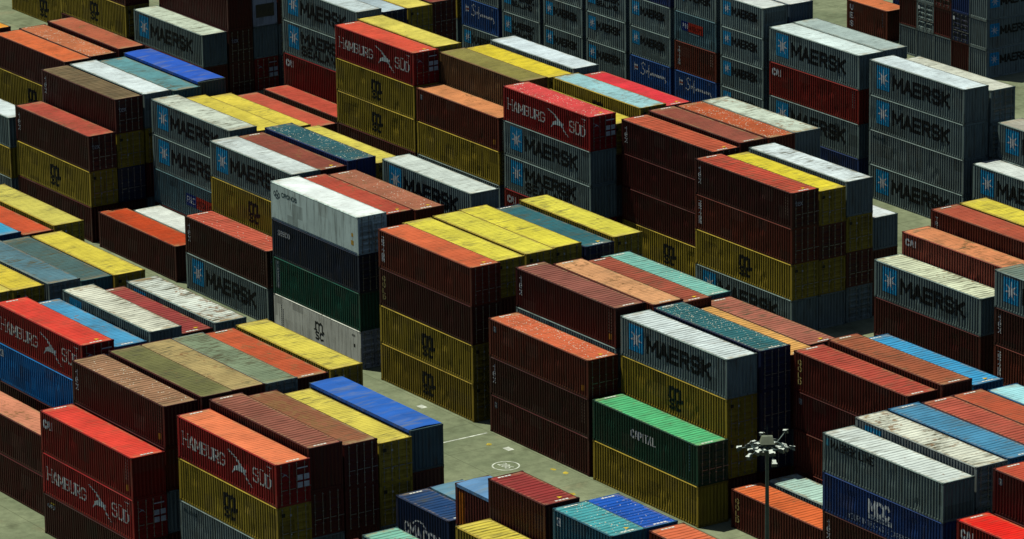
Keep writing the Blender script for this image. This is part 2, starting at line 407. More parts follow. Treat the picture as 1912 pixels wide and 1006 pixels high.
# ---------------------------------------------------------------- lettering: stroke glyphs laid over the corrugation
def arc(cx, cy, rx, ry, a0, a1, n=7):
    return [(cx + rx * math.cos(math.radians(a0 + (a1 - a0) * i / n)), cy + ry * math.sin(math.radians(a0 + (a1 - a0) * i / n))) for i in range(n + 1)]
G = {
 'A': [[(0, 0), (.5, 1), (1, 0)], [(.2, .34), (.8, .34)]],
 'B': [[(0, 0), (0, 1), (.7, 1), (.95, .86), (.95, .64), (.7, .52), (0, .52)], [(.7, .52), (1, .36), (1, .16), (.75, 0), (0, 0)]],
 'C': [[(1, .78), (.8, 1), (.25, 1), (0, .76), (0, .24), (.25, 0), (.8, 0), (1, .22)]],
 'D': [[(0, 0), (0, 1), (.6, 1), (1, .7), (1, .3), (.6, 0), (0, 0)]],
 'E': [[(1, 1), (0, 1), (0, 0), (1, 0)], [(0, .5), (.85, .5)]],
 'F': [[(1, 1), (0, 1), (0, 0)], [(0, .5), (.8, .5)]],
 'G': [[(1, .78), (.8, 1), (.25, 1), (0, .76), (0, .24), (.25, 0), (.8, 0), (1, .2), (1, .46), (.6, .46)]],
 'H': [[(0, 0), (0, 1)], [(1, 0), (1, 1)], [(0, .5), (1, .5)]],
 'I': [[(.5, 0), (.5, 1)]],
 'K': [[(0, 0), (0, 1)], [(1, 1), (.05, .45)], [(.3, .6), (1, 0)]],
 'L': [[(0, 1), (0, 0), (1, 0)]],
 'M': [[(0, 0), (0, 1), (.5, .3), (1, 1), (1, 0)]],
 'N': [[(0, 0), (0, 1), (1, 0), (1, 1)]],
 'O': [[(.25, 0), (0, .24), (0, .76), (.25, 1), (.75, 1), (1, .76), (1, .24), (.75, 0), (.25, 0)]],
 'P': [[(0, 0), (0, 1), (.75, 1), (1, .84), (1, .6), (.75, .44), (0, .44)]],
 'R': [[(0, 0), (0, 1), (.75, 1), (1, .84), (1, .62), (.75, .48), (0, .48)], [(.5, .48), (1, 0)]],
 'S': [[(1, .8), (.8, 1), (.2, 1), (0, .82), (0, .64), (.2, .52), (.8, .48), (1, .34), (1, .17), (.8, 0), (.2, 0), (0, .2)]],
 'T': [[(0, 1), (1, 1)], [(.5, 1), (.5, 0)]],
 'U': [[(0, 1), (0, .25), (.25, 0), (.75, 0), (1, .25), (1, 1)]],
 'Ü': [[(0, 1), (0, .25), (.25, 0), (.75, 0), (1, .25), (1, 1)], [(.22, 1.22), (.34, 1.22)], [(.66, 1.22), (.78, 1.22)]],
 'X': [[(0, 0), (1, 1)], [(0, 1), (1, 0)]],
 'Y': [[(0, 1), (.5, .5), (1, 1)], [(.5, .5), (.5, 0)]],
 '&': [[(1, 0), (.2, .75), (.3, 1), (.6, 1), (.68, .78), (.1, .35), (.1, .12), (.3, 0), (.6, 0), (1, .4)]],
 '-': [[(.1, .5), (.9, .5)]], '.': [[(.4, .0), (.6, .0)]],
 't': [[(.4, 1), (.4, .1), (.6, 0), (.9, 0)], [(0, .68), (.9, .68)]],
 'e': [[(0, .38), (1, .38), (.95, .62), (.75, .74), (.25, .74), (0, .5), (0, .2), (.25, 0), (.85, 0)]],
 'x': [[(0, 0), (1, .74)], [(0, .74), (1, 0)]],
 's': [[(1, .68), (.2, .74), (0, .56), (.2, .4), (.8, .34), (1, .18), (.8, 0), (0, .04)]],
 'a': [[(.1, .7), (.8, .74), (1, .55), (1, 0)], [(1, .4), (.2, .4), (0, .2), (.2, 0), (1, .08)]],
 'c': [[(1, .66), (.25, .74), (0, .5), (0, .22), (.25, 0), (1, .08)]],
 'o': [[(.25, 0), (0, .2), (0, .54), (.25, .74), (.75, .74), (1, .54), (1, .2), (.75, 0), (.25, 0)]],
 'n': [[(0, 0), (0, .74)], [(0, .55), (.4, .74), (.9, .7), (1, .5), (1, 0)]],
 'd': [[(1, 1), (1, 0)], [(1, .1), (.3, 0), (0, .2), (0, .54), (.3, .74), (1, .64)]],
 'l': [[(.5, 1), (.5, 0)]], 'y': [[(0, .74), (.5, 0)], [(1, .74), (.3, -.3)]],
 'm': [[(0, 0), (0, .74)], [(0, .6), (.25, .74), (.5, .6), (.5, 0)], [(.5, .6), (.75, .74), (1, .6), (1, 0)]],
 '0': [[(.3, 0), (0, .3), (0, .7), (.3, 1), (.7, 1), (1, .7), (1, .3), (.7, 0), (.3, 0)]],
 '2': [[(0, .78), (.25, 1), (.75, 1), (1, .8), (1, .62), (0, 0), (1, 0)]],
 '6': [[(.9, 1), (.3, .9), (0, .5), (0, .2), (.3, 0), (.7, 0), (1, .2), (1, .38), (.7, .56), (.1, .5)]],
 '8': [[(.5, .52), (.1, .66), (.1, .86), (.35, 1), (.65, 1), (.9, .86), (.9, .66), (.5, .52), (0, .34), (0, .14), (.3, 0), (.7, 0), (1, .14), (1, .34), (.5, .52)]],
}
def stroke(pts, w, wx=None):
    # ribbon quads along a polyline; wx widens upright strokes for thick and thin lettering
    out = []
    for (ax, ay), (bx, by) in zip(pts, pts[1:]):
        dx, dy = bx - ax, by - ay; l = math.hypot(dx, dy)
        if l < 1e-6: continue
        dx /= l; dy /= l; ww = w if wx is None else w + (wx - w) * abs(dy)
        e = ww * 0.42; nx, ny = -dy * ww / 2, dx * ww / 2
        out.append([(ax - dx * e + nx, ay - dy * e + ny), (ax - dx * e - nx, ay - dy * e - ny), (bx + dx * e - nx, by + dy * e - ny), (bx + dx * e + nx, by + dy * e + ny)])
    return out
def word(txt, x, z, h, cw, gap, w, wx=None, serif=False, small=1.0, vertical=False):
    out = []
    for i, ch in enumerate(txt):
        if ch == ' ':
            if vertical: z -= h * 0.6
            else: x += cw * 0.7
            continue
        hh = h * (small if (i > 0 and small < 1) else 1.0); c = cw * (small if (i > 0 and small < 1) else 1.0)
        if ch in 'Il.': c = c * (0.45 if not vertical else 1)
        if ch in 'M': c = c * 1.25
        for st in G[ch]:
            p = [(x + a * c, z + b * hh) for a, b in st]
            out += stroke(p, w, wx)
            if serif:
                for (a, b), (ra, rb) in ((p[0], st[0]), (p[-1], st[-1])):
                    if rb in (0, 1) and ch not in 'CGSEL': out.append([(a - c * .2, b - w * .45), (a + c * .2, b - w * .45), (a + c * .2, b + w * .45), (a - c * .2, b + w * .45)])
        if vertical: z -= h + gap
        else: x += c + gap
    return out
def rect(x0, x1, z0, z1): return [[(x0, z0), (x1, z0), (x1, z1), (x0, z1)]]
def star(cx, cz, r, ri, rz=None):
    out = []; n = 7
    for i in range(n):
        a = PI / 2 + 2 * PI * i / n; b0 = a - PI / n; b1 = a + PI / n
        out.append([(cx, cz), (cx + ri * math.cos(b0), cz + ri * math.sin(b0)), (cx + r * math.cos(a), cz + r * math.sin(a)), (cx + ri * math.cos(b1), cz + ri * math.sin(b1))])
    return out
def clip(poly, ax, lo, hi):
    for sgn, lim in ((1, lo), (-1, -hi)):
        res = []
        for i in range(len(poly)):
            p, q = poly[i], poly[(i + 1) % len(poly)]; dp, dq = sgn * p[ax] - lim, sgn * q[ax] - lim
            if dp >= 0: res.append(p)
            if (dp >= 0) != (dq >= 0):
                t = dp / (dp - dq); res.append((p[0] + (q[0] - p[0]) * t, p[1] + (q[1] - p[1]) * t))
        poly = res
        if len(poly) < 3: return []
    return poly
def decal(name, k, polys, flat=False, lift=0.006):
    # wraps flat outlines onto the corrugated near side panel
    L = LEN[k]; b = MB(); br = [0.0] + [s for s, d in PROF[k]] + [L]
    for i, pl in enumerate(polys):
        # force counter-clockwise so the faces look outward
        ar = sum(pl[j][0] * pl[(j + 1) % len(pl)][1] - pl[(j + 1) % len(pl)][0] * pl[j][1] for j in range(len(pl)))
        if ar < 0: pl = pl[::-1]
        off = lift + 0.0006 * (i % 9)
        x0, x1 = min(p[0] for p in pl), max(p[0] for p in pl)
        if flat: b.poly([(x - L / 2, -W / 2 + 0.004 - off, z) for x, z in pl]); continue
        for a, c in zip(br, br[1:]):
            if c <= x0 or a >= x1: continue
            q = clip(pl, 0, a, c)
            if q: b.poly([(x - L / 2, -W / 2 + 0.004 + depth(k, x) - off, z) for x, z in q])
    return b.mesh(name, M_LET)
WHITE = (0.93, 0.94, 0.88); CREAM = (0.93, 0.90, 0.78); BLACK = (0.012, 0.012, 0.014); BLUEP = (0.035, 0.42, 0.74); GOLDL = (0.85, 0.66, 0.22)
def bird(x, z, w, h):
    q = lambda pts: [(x + a * w, z + b * h) for a, b in pts]
    return [q([(0, .97), (.03, 1.0), (.34, .82), (.30, .80)]), q([(.30, .80), (.34, .82), (.66, .50), (.54, .46)]), q([(.54, .46), (.66, .50), (.76, .52), (.70, .36)]),
            q([(.20, .26), (.26, .44), (.40, .54), (.38, .34)]), q([(.40, .54), (.62, .52), (.66, .36), (.38, .34)]), q([(.20, .26), (.38, .34), (.26, .30), (.18, .14)]),
            q([(.62, .40), (.70, .36), (.84, .10), (.78, .12)]), q([(.78, .12), (.84, .10), (1.0, -.06), (.96, -.04)])]
LETC = {}
def lettering(ty, k):
    # list of (part name, mesh, colour) that the near side of a container of this type carries
    if (ty, k) in LETC: return LETC[ty, k]
    H = HR; L = LEN[k]; out = []
    def add(name, polys, col, flat=False, lift=0.006): out.append((name, decal(name, k, polys, flat, lift), col))
    if ty in ('MK', 'MKS', 'MKr'):
        f = 1.0 if k == 40 else 0.62
        x0 = 1.0 if k == 40 else 0.40; bw = 1.60 * f + (0.05 if k == 20 else 0); bz0 = H - (2.10 if k == 40 else 1.62); bz1 = H - 0.26 - (0.12 if k == 20 else 0)
        if ty == 'MKS' and k == 20: bz0 = H - 1.9
        cz = (bz0 + bz1) / 2; e = []
        add('blue_panel', rect(x0, x0 + bw, bz0, bz1), BLUEP)
        add('star_emblem', star(x0 + bw / 2, cz, 0.74 * f, 0.25 * f), WHITE, lift=0.013)
        tx = x0 + bw + (0.55 if k == 40 else 0.22); cw = 0.86 if k == 40 else 0.42; hh = 0.98 if k == 40 else 0.64
        if ty == 'MKS':
            add('lettering', word('MAERSK', tx, H - 1.42 if k == 40 else H - 1.22, 0.80 if k == 40 else 0.5, cw, cw * .34, hh * .26) + word('SEALAND', tx, H - 2.35 if k == 40 else H - 1.9, 0.66 if k == 40 else 0.42, cw * .80, cw * .29, hh * .20), BLACK)
        else: add('lettering', word('MAERSK', tx, H - 1.78 if k == 40 else H - 1.42, hh, cw, cw * .40, hh * .28), BLACK)
    elif ty == 'MKL':
        add('star_emblem', rect(0.28, 0.62, H - 0.78, H - 0.28), (0.10, 0.40, 0.50))
        add('lettering', word('MAERSK LINE', 0.85, H - 0.84, 0.50, 0.30, 0.13, 0.095), BLACK)
    elif ty in ('MS', 'MSb', 'MSo'):
        c = L * 0.52; x = c - 0.62
        p = [[(x, H - 1.46), (x, H - 0.80)], [(x, H - .90), (x + .32, H - .78), (x + .60, H - .88), (x + .60, H - 1.46)], [(x + .60, H - .90), (x + .92, H - .78), (x + 1.18, H - .90), (x + 1.18, H - 1.48), (x + 1.40, H - 1.52)]]
        pl = [q for s in p for q in stroke(s, 0.25)] + stroke([(x - .22, H - 1.44), (x + .15, H - 1.44)], 0.11)
        pl += word('s', x + .02, H - 2.20, 0.80, 0.46, 0, 0.19) + word('c', x + .74, H - 2.20, 0.80, 0.46, 0, 0.19)
        add('lettering', pl, BLACK)
        add('id_marking', [q for i in range(9) for q in rect(0.95, 1.04, H - .5 - i * .17, H - .5 - i * .17 + .11)], (0.06, 0.05, 0.02))
    elif ty == 'RF':
        c = 5.9; x = c
        p = [[(x, H - 1.30), (x, H - 0.75)], [(x, H - .88), (x + .26, H - .75), (x + .48, H - .85), (x + .48, H - 1.30)], [(x + .48, H - .88), (x + .74, H - .75), (x + .95, H - .86), (x + .95, H - 1.30), (x + 1.15, H - 1.36)]]
        add('lettering', [q for s in p for q in stroke(s, 0.15)] + stroke([(x - .2, H - 1.3), (x + .2, H - 1.3)], .07) + word('s', x + .02, H - 1.95, 0.68, 0.42, 0, 0.13) + word('c', x + .62, H - 1.95, 0.68, 0.42, 0, 0.13), BLACK, flat=True)
        add('id_marking', [q for j in (0, 1) for i in range(10) for q in rect(1.05 + j * .22, 1.15 + j * .22, H - .75 - j * .25 - i * .16, H - .75 - j * .25 - i * .16 + .10)], BLACK, flat=True)
        add('id_marking', [q for i in range(3) for q in rect(11.0 + i * .16, 11.1 + i * .16, H - .55, H - .40)] + rect(11.2, 11.42, H - 1.3, H - 1.08), BLACK, flat=True)
    elif ty == 'HS':
        add('lettering', word('HAMBURG', 0.65, H - 1.72, 0.84, 0.62, 0.20, 0.062, 0.115, True, 0.86) + word('SÜD', 9.35, H - 1.72, 0.84, 0.60, 0.20, 0.062, 0.115, False, 0.92), CREAM)
        add('bird_emblem', bird(6.25, H - 2.15, 3.0, 1.65), (0.82, 0.94, 0.86))
        add('id_marking', [q for i in range(3) for q in rect(10.95 + i * .22, 11.1 + i * .22, H - .42, H - .34)] + rect(11.3, 11.4, H - .62, H - .5) + rect(11.3, 11.4, H - .85, H - .73), CREAM)
    elif ty in ('CA', 'CAd', 'CAf', 'CAp'):
        z = H - 0.98
        add('lettering', word('CAI', 0.48, z, 0.46, 0.34, 0.14, 0.125), WHITE)
        add('id_marking', [q for j in (0, 1) for i in range(7) for q in rect(L - .95 + j * .26, L - .91 + j * .26, H - .40 - i * .20, H - .40 - i * .20 + .13)], (0.5, .46, .4))
    elif ty in ('TX', 'TXo', 'TXd'):
        for i, ch in enumerate('tex'): pass
        pl = word('t', .52, H - .90, .40, .20, 0, .062) + word('e', .50, H - 1.32, .44, .25, 0, .062) + word('x', .50, H - 1.78, .46, .26, 0, .062)
        add('lettering', pl, WHITE)
        add('id_marking', [q for j in (0, 1) for i in range(8) for q in rect(L - .92 + j * .28, L - .885 + j * .28, H - .36 - i * .21, H - .36 - i * .21 + .12)], (0.30, .24, .18))
    elif ty == 'TA': add('lettering', word('TEXTAINER', .52, H - .60, .165, .26, .035, .060, vertical=True), WHITE)
    elif ty == 'TR':
        kk = .21 if k == 20 else .25
        add('lettering', word('TRITON', .55, H - .72, kk, .24, .07, .06, vertical=True), (.66, .66, .58))
        add('id_marking', [q for j in (0, 1) for i in range(5) for q in rect(L - .8 + j * .24, L - .76 + j * .24, H - .45 - i * .24, H - .45 - i * .24 + .15)], (.5, .4, .3))
    elif ty in ('GD', 'GDm'): add('lettering', word('GOLD', .52, H - .86, .32, .30, .13, .062, vertical=True), GOLDL if ty == 'GDm' else (.60, .48, .18))
    elif ty == 'UE':
        add('lettering', word('UES', .55, H - .78, .42, .34, .30, .10, vertical=True), WHITE)
        add('id_marking', [q for i in range(5) for q in rect(L - .75, L - .70, H - .5 - i * .26, H - .5 - i * .26 + .17)], (.45, .4, .34))
    elif ty == 'GC':
        add('lettering', word('CAPITAL', 4.55, H - 1.36, .50, .30, .13, .055, .095, False), WHITE)
        add('id_marking', [q for i in range(9) for q in rect(L - 1.02, L - .97, H - .34 - i * .2, H - .34 - i * .2 + .12)], (.3, .55, .5))
    elif ty == 'CR':
        add('lettering', word('CRONOS', 1.55, H - .80, .26, .27, .10, .065), (.05, .09, .09), flat=True)
        fl = [(0.55, .62, .2), (.9, .52, .22), (1.15, .66, .2), (.78, .78, .18), (.98, .82, .16)]
        pl = []
        for cx, dz, r in fl: pl += stroke(arc(cx, H - dz - .15, r * .6, r * .8, 0, 330, 8), .075)
        add('flower_emblem', pl, (.05, .08, .09), flat=True)
        add('hazard_marking', rect(11.25, 11.5, H - 1.55, H - 1.30) + rect(11.2, 11.55, H - 2.15, H - 1.82), (.62, .36, .04), flat=True)
    elif ty == 'SE': add('lettering', word('seaco', .85, H - .98, .42, .26, .09, .085), (.7, .7, .66))
    elif ty == 'GN':
        add('text_panel', rect(.42, .98, H - 2.25, H - .22), (.16, .24, .22))
        add('lettering', word('FLORENS', .58, H - .50, .20, .26, .075, .05, vertical=True), (.55, .62, .58), lift=.013)
    elif ty in ('PO',):
        if k == 40: x0, z0, w1, w2, h = 5.1, H - 1.85, 1.5, 3.5, .95
        else: x0, z0, w1, w2, h = 1.05, H - 1.62, .95, 2.1, .85
        add('blue_panel', rect(x0, x0 + w1, z0, z0 + h), (.012, .035, .20))
        add('red_panel', rect(x0 + w1, x0 + w1 + w2, z0, z0 + h), (.56, .045, .02))
        add('lettering', word('P&O', x0 + .14, z0 + h * .28, h * .46, w1 * .2, w1 * .1, .07 if k == 40 else .05), WHITE, lift=.014)
        add('lettering', word('NEDLLOYD', x0 + w1 + .15, z0 + h * .30, h * .38, w2 * .075, w2 * .04, .06 if k == 40 else .045), (.10, .012, .01), lift=.014)
        if k == 20: add('id_marking', rect(x0 + w1 + .1, x0 + w1 + 1.6, z0 - .18, z0 - .11), (.4, .6, .6))
    elif ty == 'SF':
        z = H - 1.75
        add('flag_emblem', stroke([(.62, z + .4), (.62, z + 1.1)], .07) + rect(.75, 1.15, z + .82, z + .98) + rect(.8, 1.15, z + .5, z + .62), WHITE)
        add('flag_emblem', rect(.75, 1.2, z + .64, z + .80), (.42, .10, .06))
        S = [(2.25, z + 1.2), (2.0, z + 1.35), (1.75, z + 1.2), (1.8, z + .95), (2.1, z + .7), (2.15, z + .42), (1.9, z + .2), (1.65, z + .35)]
        pl = stroke(S, .085)
        pl += stroke([(2.35, z + .62), (2.5, z + .72), (2.45, z + .45), (2.62, z + .7)], .06) + stroke([(2.85, z + 1.25), (2.72, z + .9), (2.72, z + .1)], .07) + stroke([(2.55, z + .68), (2.95, z + .66)], .05)
        x = 3.0
        for i in range(9):
            pl += stroke([(x, z + .42), (x + .1, z + .64), (x + .16, z + .42), (x + .24, z + .6)], .06); x += .24
        pl += stroke([(x, z + .5), (x + .18, z + .25), (x + .1, z + .12)], .06)
        add('lettering', pl, WHITE)
        add('id_marking', rect(4.75, 4.9, H - .45, H - .37) + rect(5.0, 5.1, H - .45, H - .2), (.45, .5, .6))
    elif ty == 'CM':
        add('lettering', word('CMA', .95, .62, .66, .46, .16, .13) + word('CGM', 3.15, .62, .66, .46, .16, .15), WHITE)
        add('arc_emblem', stroke(arc(2.65, 1.30, .72, .45, 20, 160, 7), .09), WHITE)
    elif ty == 'MC':
        add('lettering', word('MCC', 4.75, H - 1.42, .82, .52, .18, .20), (.90, .95, .92))
        add('text_panel', rect(4.75, 7.1, H - 1.86, H - 1.54), (.80, .88, .86))
        add('lettering', word('TRANSPORT', 4.85, H - 1.80, .20, .17, .075, .045), (.02, .05, .16), lift=.014)
        add('lettering', word('YOUR INTRA-ASIA CARRIER', 2.7, H - 2.42, .36, .19, .115, .04), (.5, .58, .66))
    elif ty in ('BLs', 'TLq'): add('square_marking', rect(.42, .80, H - .92, H - .42), WHITE); add('lettering', word('C', .5, H - .82, .28, .2, 0, .06), (.02, .12, .2), lift=.014)
    elif ty in ('BRs', 'DRs', 'DKs'):
        if ty == 'DKs':
            add('lettering', word('CARU', .55, H - .80, .20, .17, .07, .05), (.6, .68, .6))
            add('square_marking', rect(.95, 1.5, H - .50, H - .40), (.6, .42, .05))
        else:
            add('square_marking', rect(.55, .86, H - .86, H - .46), (.42, .46, .44))
            add('lettering', word('c', .62, H - .80, .36, .15, 0, .05), (.05, .02, .02), lift=.014)
    elif ty == 'GRt': add('lettering', word('MAERSK', .55, H - .62, .20, .20, .08, .05), (.03, .06, .07))
    elif ty == 'OT': add('orange_panel', rect(.45, .95, .2, H - .42), (.60, .17, .015)); add('lettering', word('UES', 4.2, .45, .36, .26, .1, .09), WHITE)
    LETC[ty, k] = out
    return out

# ---------------------------------------------------------------- container kinds: paint, words for labels
MAR = (0.075, 0.011, 0.009); DRC = (0.105, 0.012, 0.010); BRC = (0.20, 0.034, 0.017); GRC = (0.31, 0.40, 0.375); YEL = (0.66, 0.465, 0.045); MKC = (0.30, 0.405, 0.375)
TYPES = {
 'MS': (YEL, 'yellow container with black letters', 'yellow'), 'MSb': ((.62, .42, .04), 'brownish yellow container with black letters', 'yellow'), 'MSo': (YEL, 'yellow container with black letters', 'yellow'),
 'MSn': (YEL, 'plain yellow container', 'yellow'), 'MSp': (YEL, 'yellow container with black letters', 'yellow'), 'MSd': (YEL, 'yellow container with paired doors', 'yellow'),
 'MK': (MKC, 'grey container with star panel', 'grey'), 'MKr': ((.42, .47, .44), 'rust streaked grey container', 'grey'), 'MKS': (MKC, 'grey container with two lettered lines', 'grey'), 'MKd': (MKC, 'grey container with paired doors', 'grey'),
 'MKL': (MKC, 'grey container with one small text line', 'grey'), 'GR': (GRC, 'plain grey container', 'grey'), 'GRt': (GRC, 'grey container with tiny text', 'grey'), 'GRd': (GRC, 'grey container with paired doors', 'grey'),
 'PO': ((.13, .25, .28), 'blue grey container with red panel', 'grey'), 'TX': (MAR, 'maroon container with three stacked letters', 'maroon'), 'TXo': (MAR, 'maroon container with small orange mark', 'maroon'), 'TXd': (MAR, 'maroon container with dark doors', 'maroon'),
 'TA': (BRC, 'brown container with stacked lettering', 'brown'), 'TR': (BRC, 'brown container with stacked white letters', 'brown'), 'GD': (MAR, 'dark container with stacked gold letters', 'maroon'), 'GDm': ((.20, .035, .02), 'red brown container with gold letters', 'brown'),
 'DR': (DRC, 'dark red container', 'dark red'), 'DRd': (DRC, 'dark red container with doors', 'dark red'), 'DRs': (DRC, 'dark red container with small mark', 'dark red'), 'DKs': ((.085, .016, .013), 'blackish container with tiny bright mark', 'maroon'),
 'BR': (BRC, 'brown container', 'brown'), 'BRs': (BRC, 'brown container with small mark', 'brown'), 'BRq': ((.30, .15, .06), 'tan brown container', 'brown'),
 'HS': ((.46, .016, .016), 'red container with bird emblem', 'red'), 'HSd': ((.46, .016, .016), 'red container with white door plates', 'red'), 'CA': ((.32, .008, .007), 'deep red container with three letters', 'red'), 'CAd': (DRC, 'dark red container with three letters', 'red'), 'CAp': ((.36, .024, .016), 'long red container with three letters', 'red'), 'CAf': ((.50, .10, .06), 'faded red container', 'red'),
 'NV': ((.022, .055, .20), 'navy container', 'blue'), 'NVd': ((.016, .028, .085), 'blackish blue container with doors', 'blue'), 'NVq': ((.10, .16, .22), 'slate container with square mark', 'blue'), 'BLs': ((.008, .20, .56), 'bright blue container with white square', 'blue'), 'BLp': ((.03, .20, .42), 'blue container', 'blue'),
 'TLs': ((.09, .25, .26), 'teal container', 'green'), 'TLq': ((.03, .16, .24), 'dark teal container with white square', 'green'), 'GN': ((.012, .13, .085), 'dark green container with text strip', 'green'), 'GC': ((.012, .085, .050), 'deep green container with white word', 'green'),
 'CR': ((.62, .76, .70), 'smooth white refrigerated container', 'white'), 'RF': ((.86, .86, .74), 'smooth cream refrigerated container', 'white'), 'RFm': ((.80, .82, .78), 'white refrigerated container with cooling unit', 'white'),
 'SE': ((.022, .034, .070), 'blackish navy container with small word', 'blue'), 'CM': ((.014, .034, .10), 'navy container with white letters', 'blue'), 'MC': ((.016, .065, .26), 'navy container with big white letters', 'blue'), 'SF': ((.014, .08, .28), 'blue container with white script', 'blue'),
 'UE': (BRC, 'brown container with three white letters', 'brown'), 'OT': ((.17, .03, .022), 'dark open topped container with orange stripe', 'brown'), 'OTs': ((.10, .18, .21), 'slate steel open topped container', 'blue'), 'OTb': ((.12, .17, .16), 'grey open topped container', 'blue'),
}
DOORS = {'MS', 'MSb', 'MSd', 'MSn', 'HS', 'HSd', 'TXd', 'NVd', 'DRd', 'GRd', 'MKd', 'TX', 'GC', 'SE', 'CR', 'RF', 'TA', 'GD', 'BRs', 'MKr', 'DRs'}
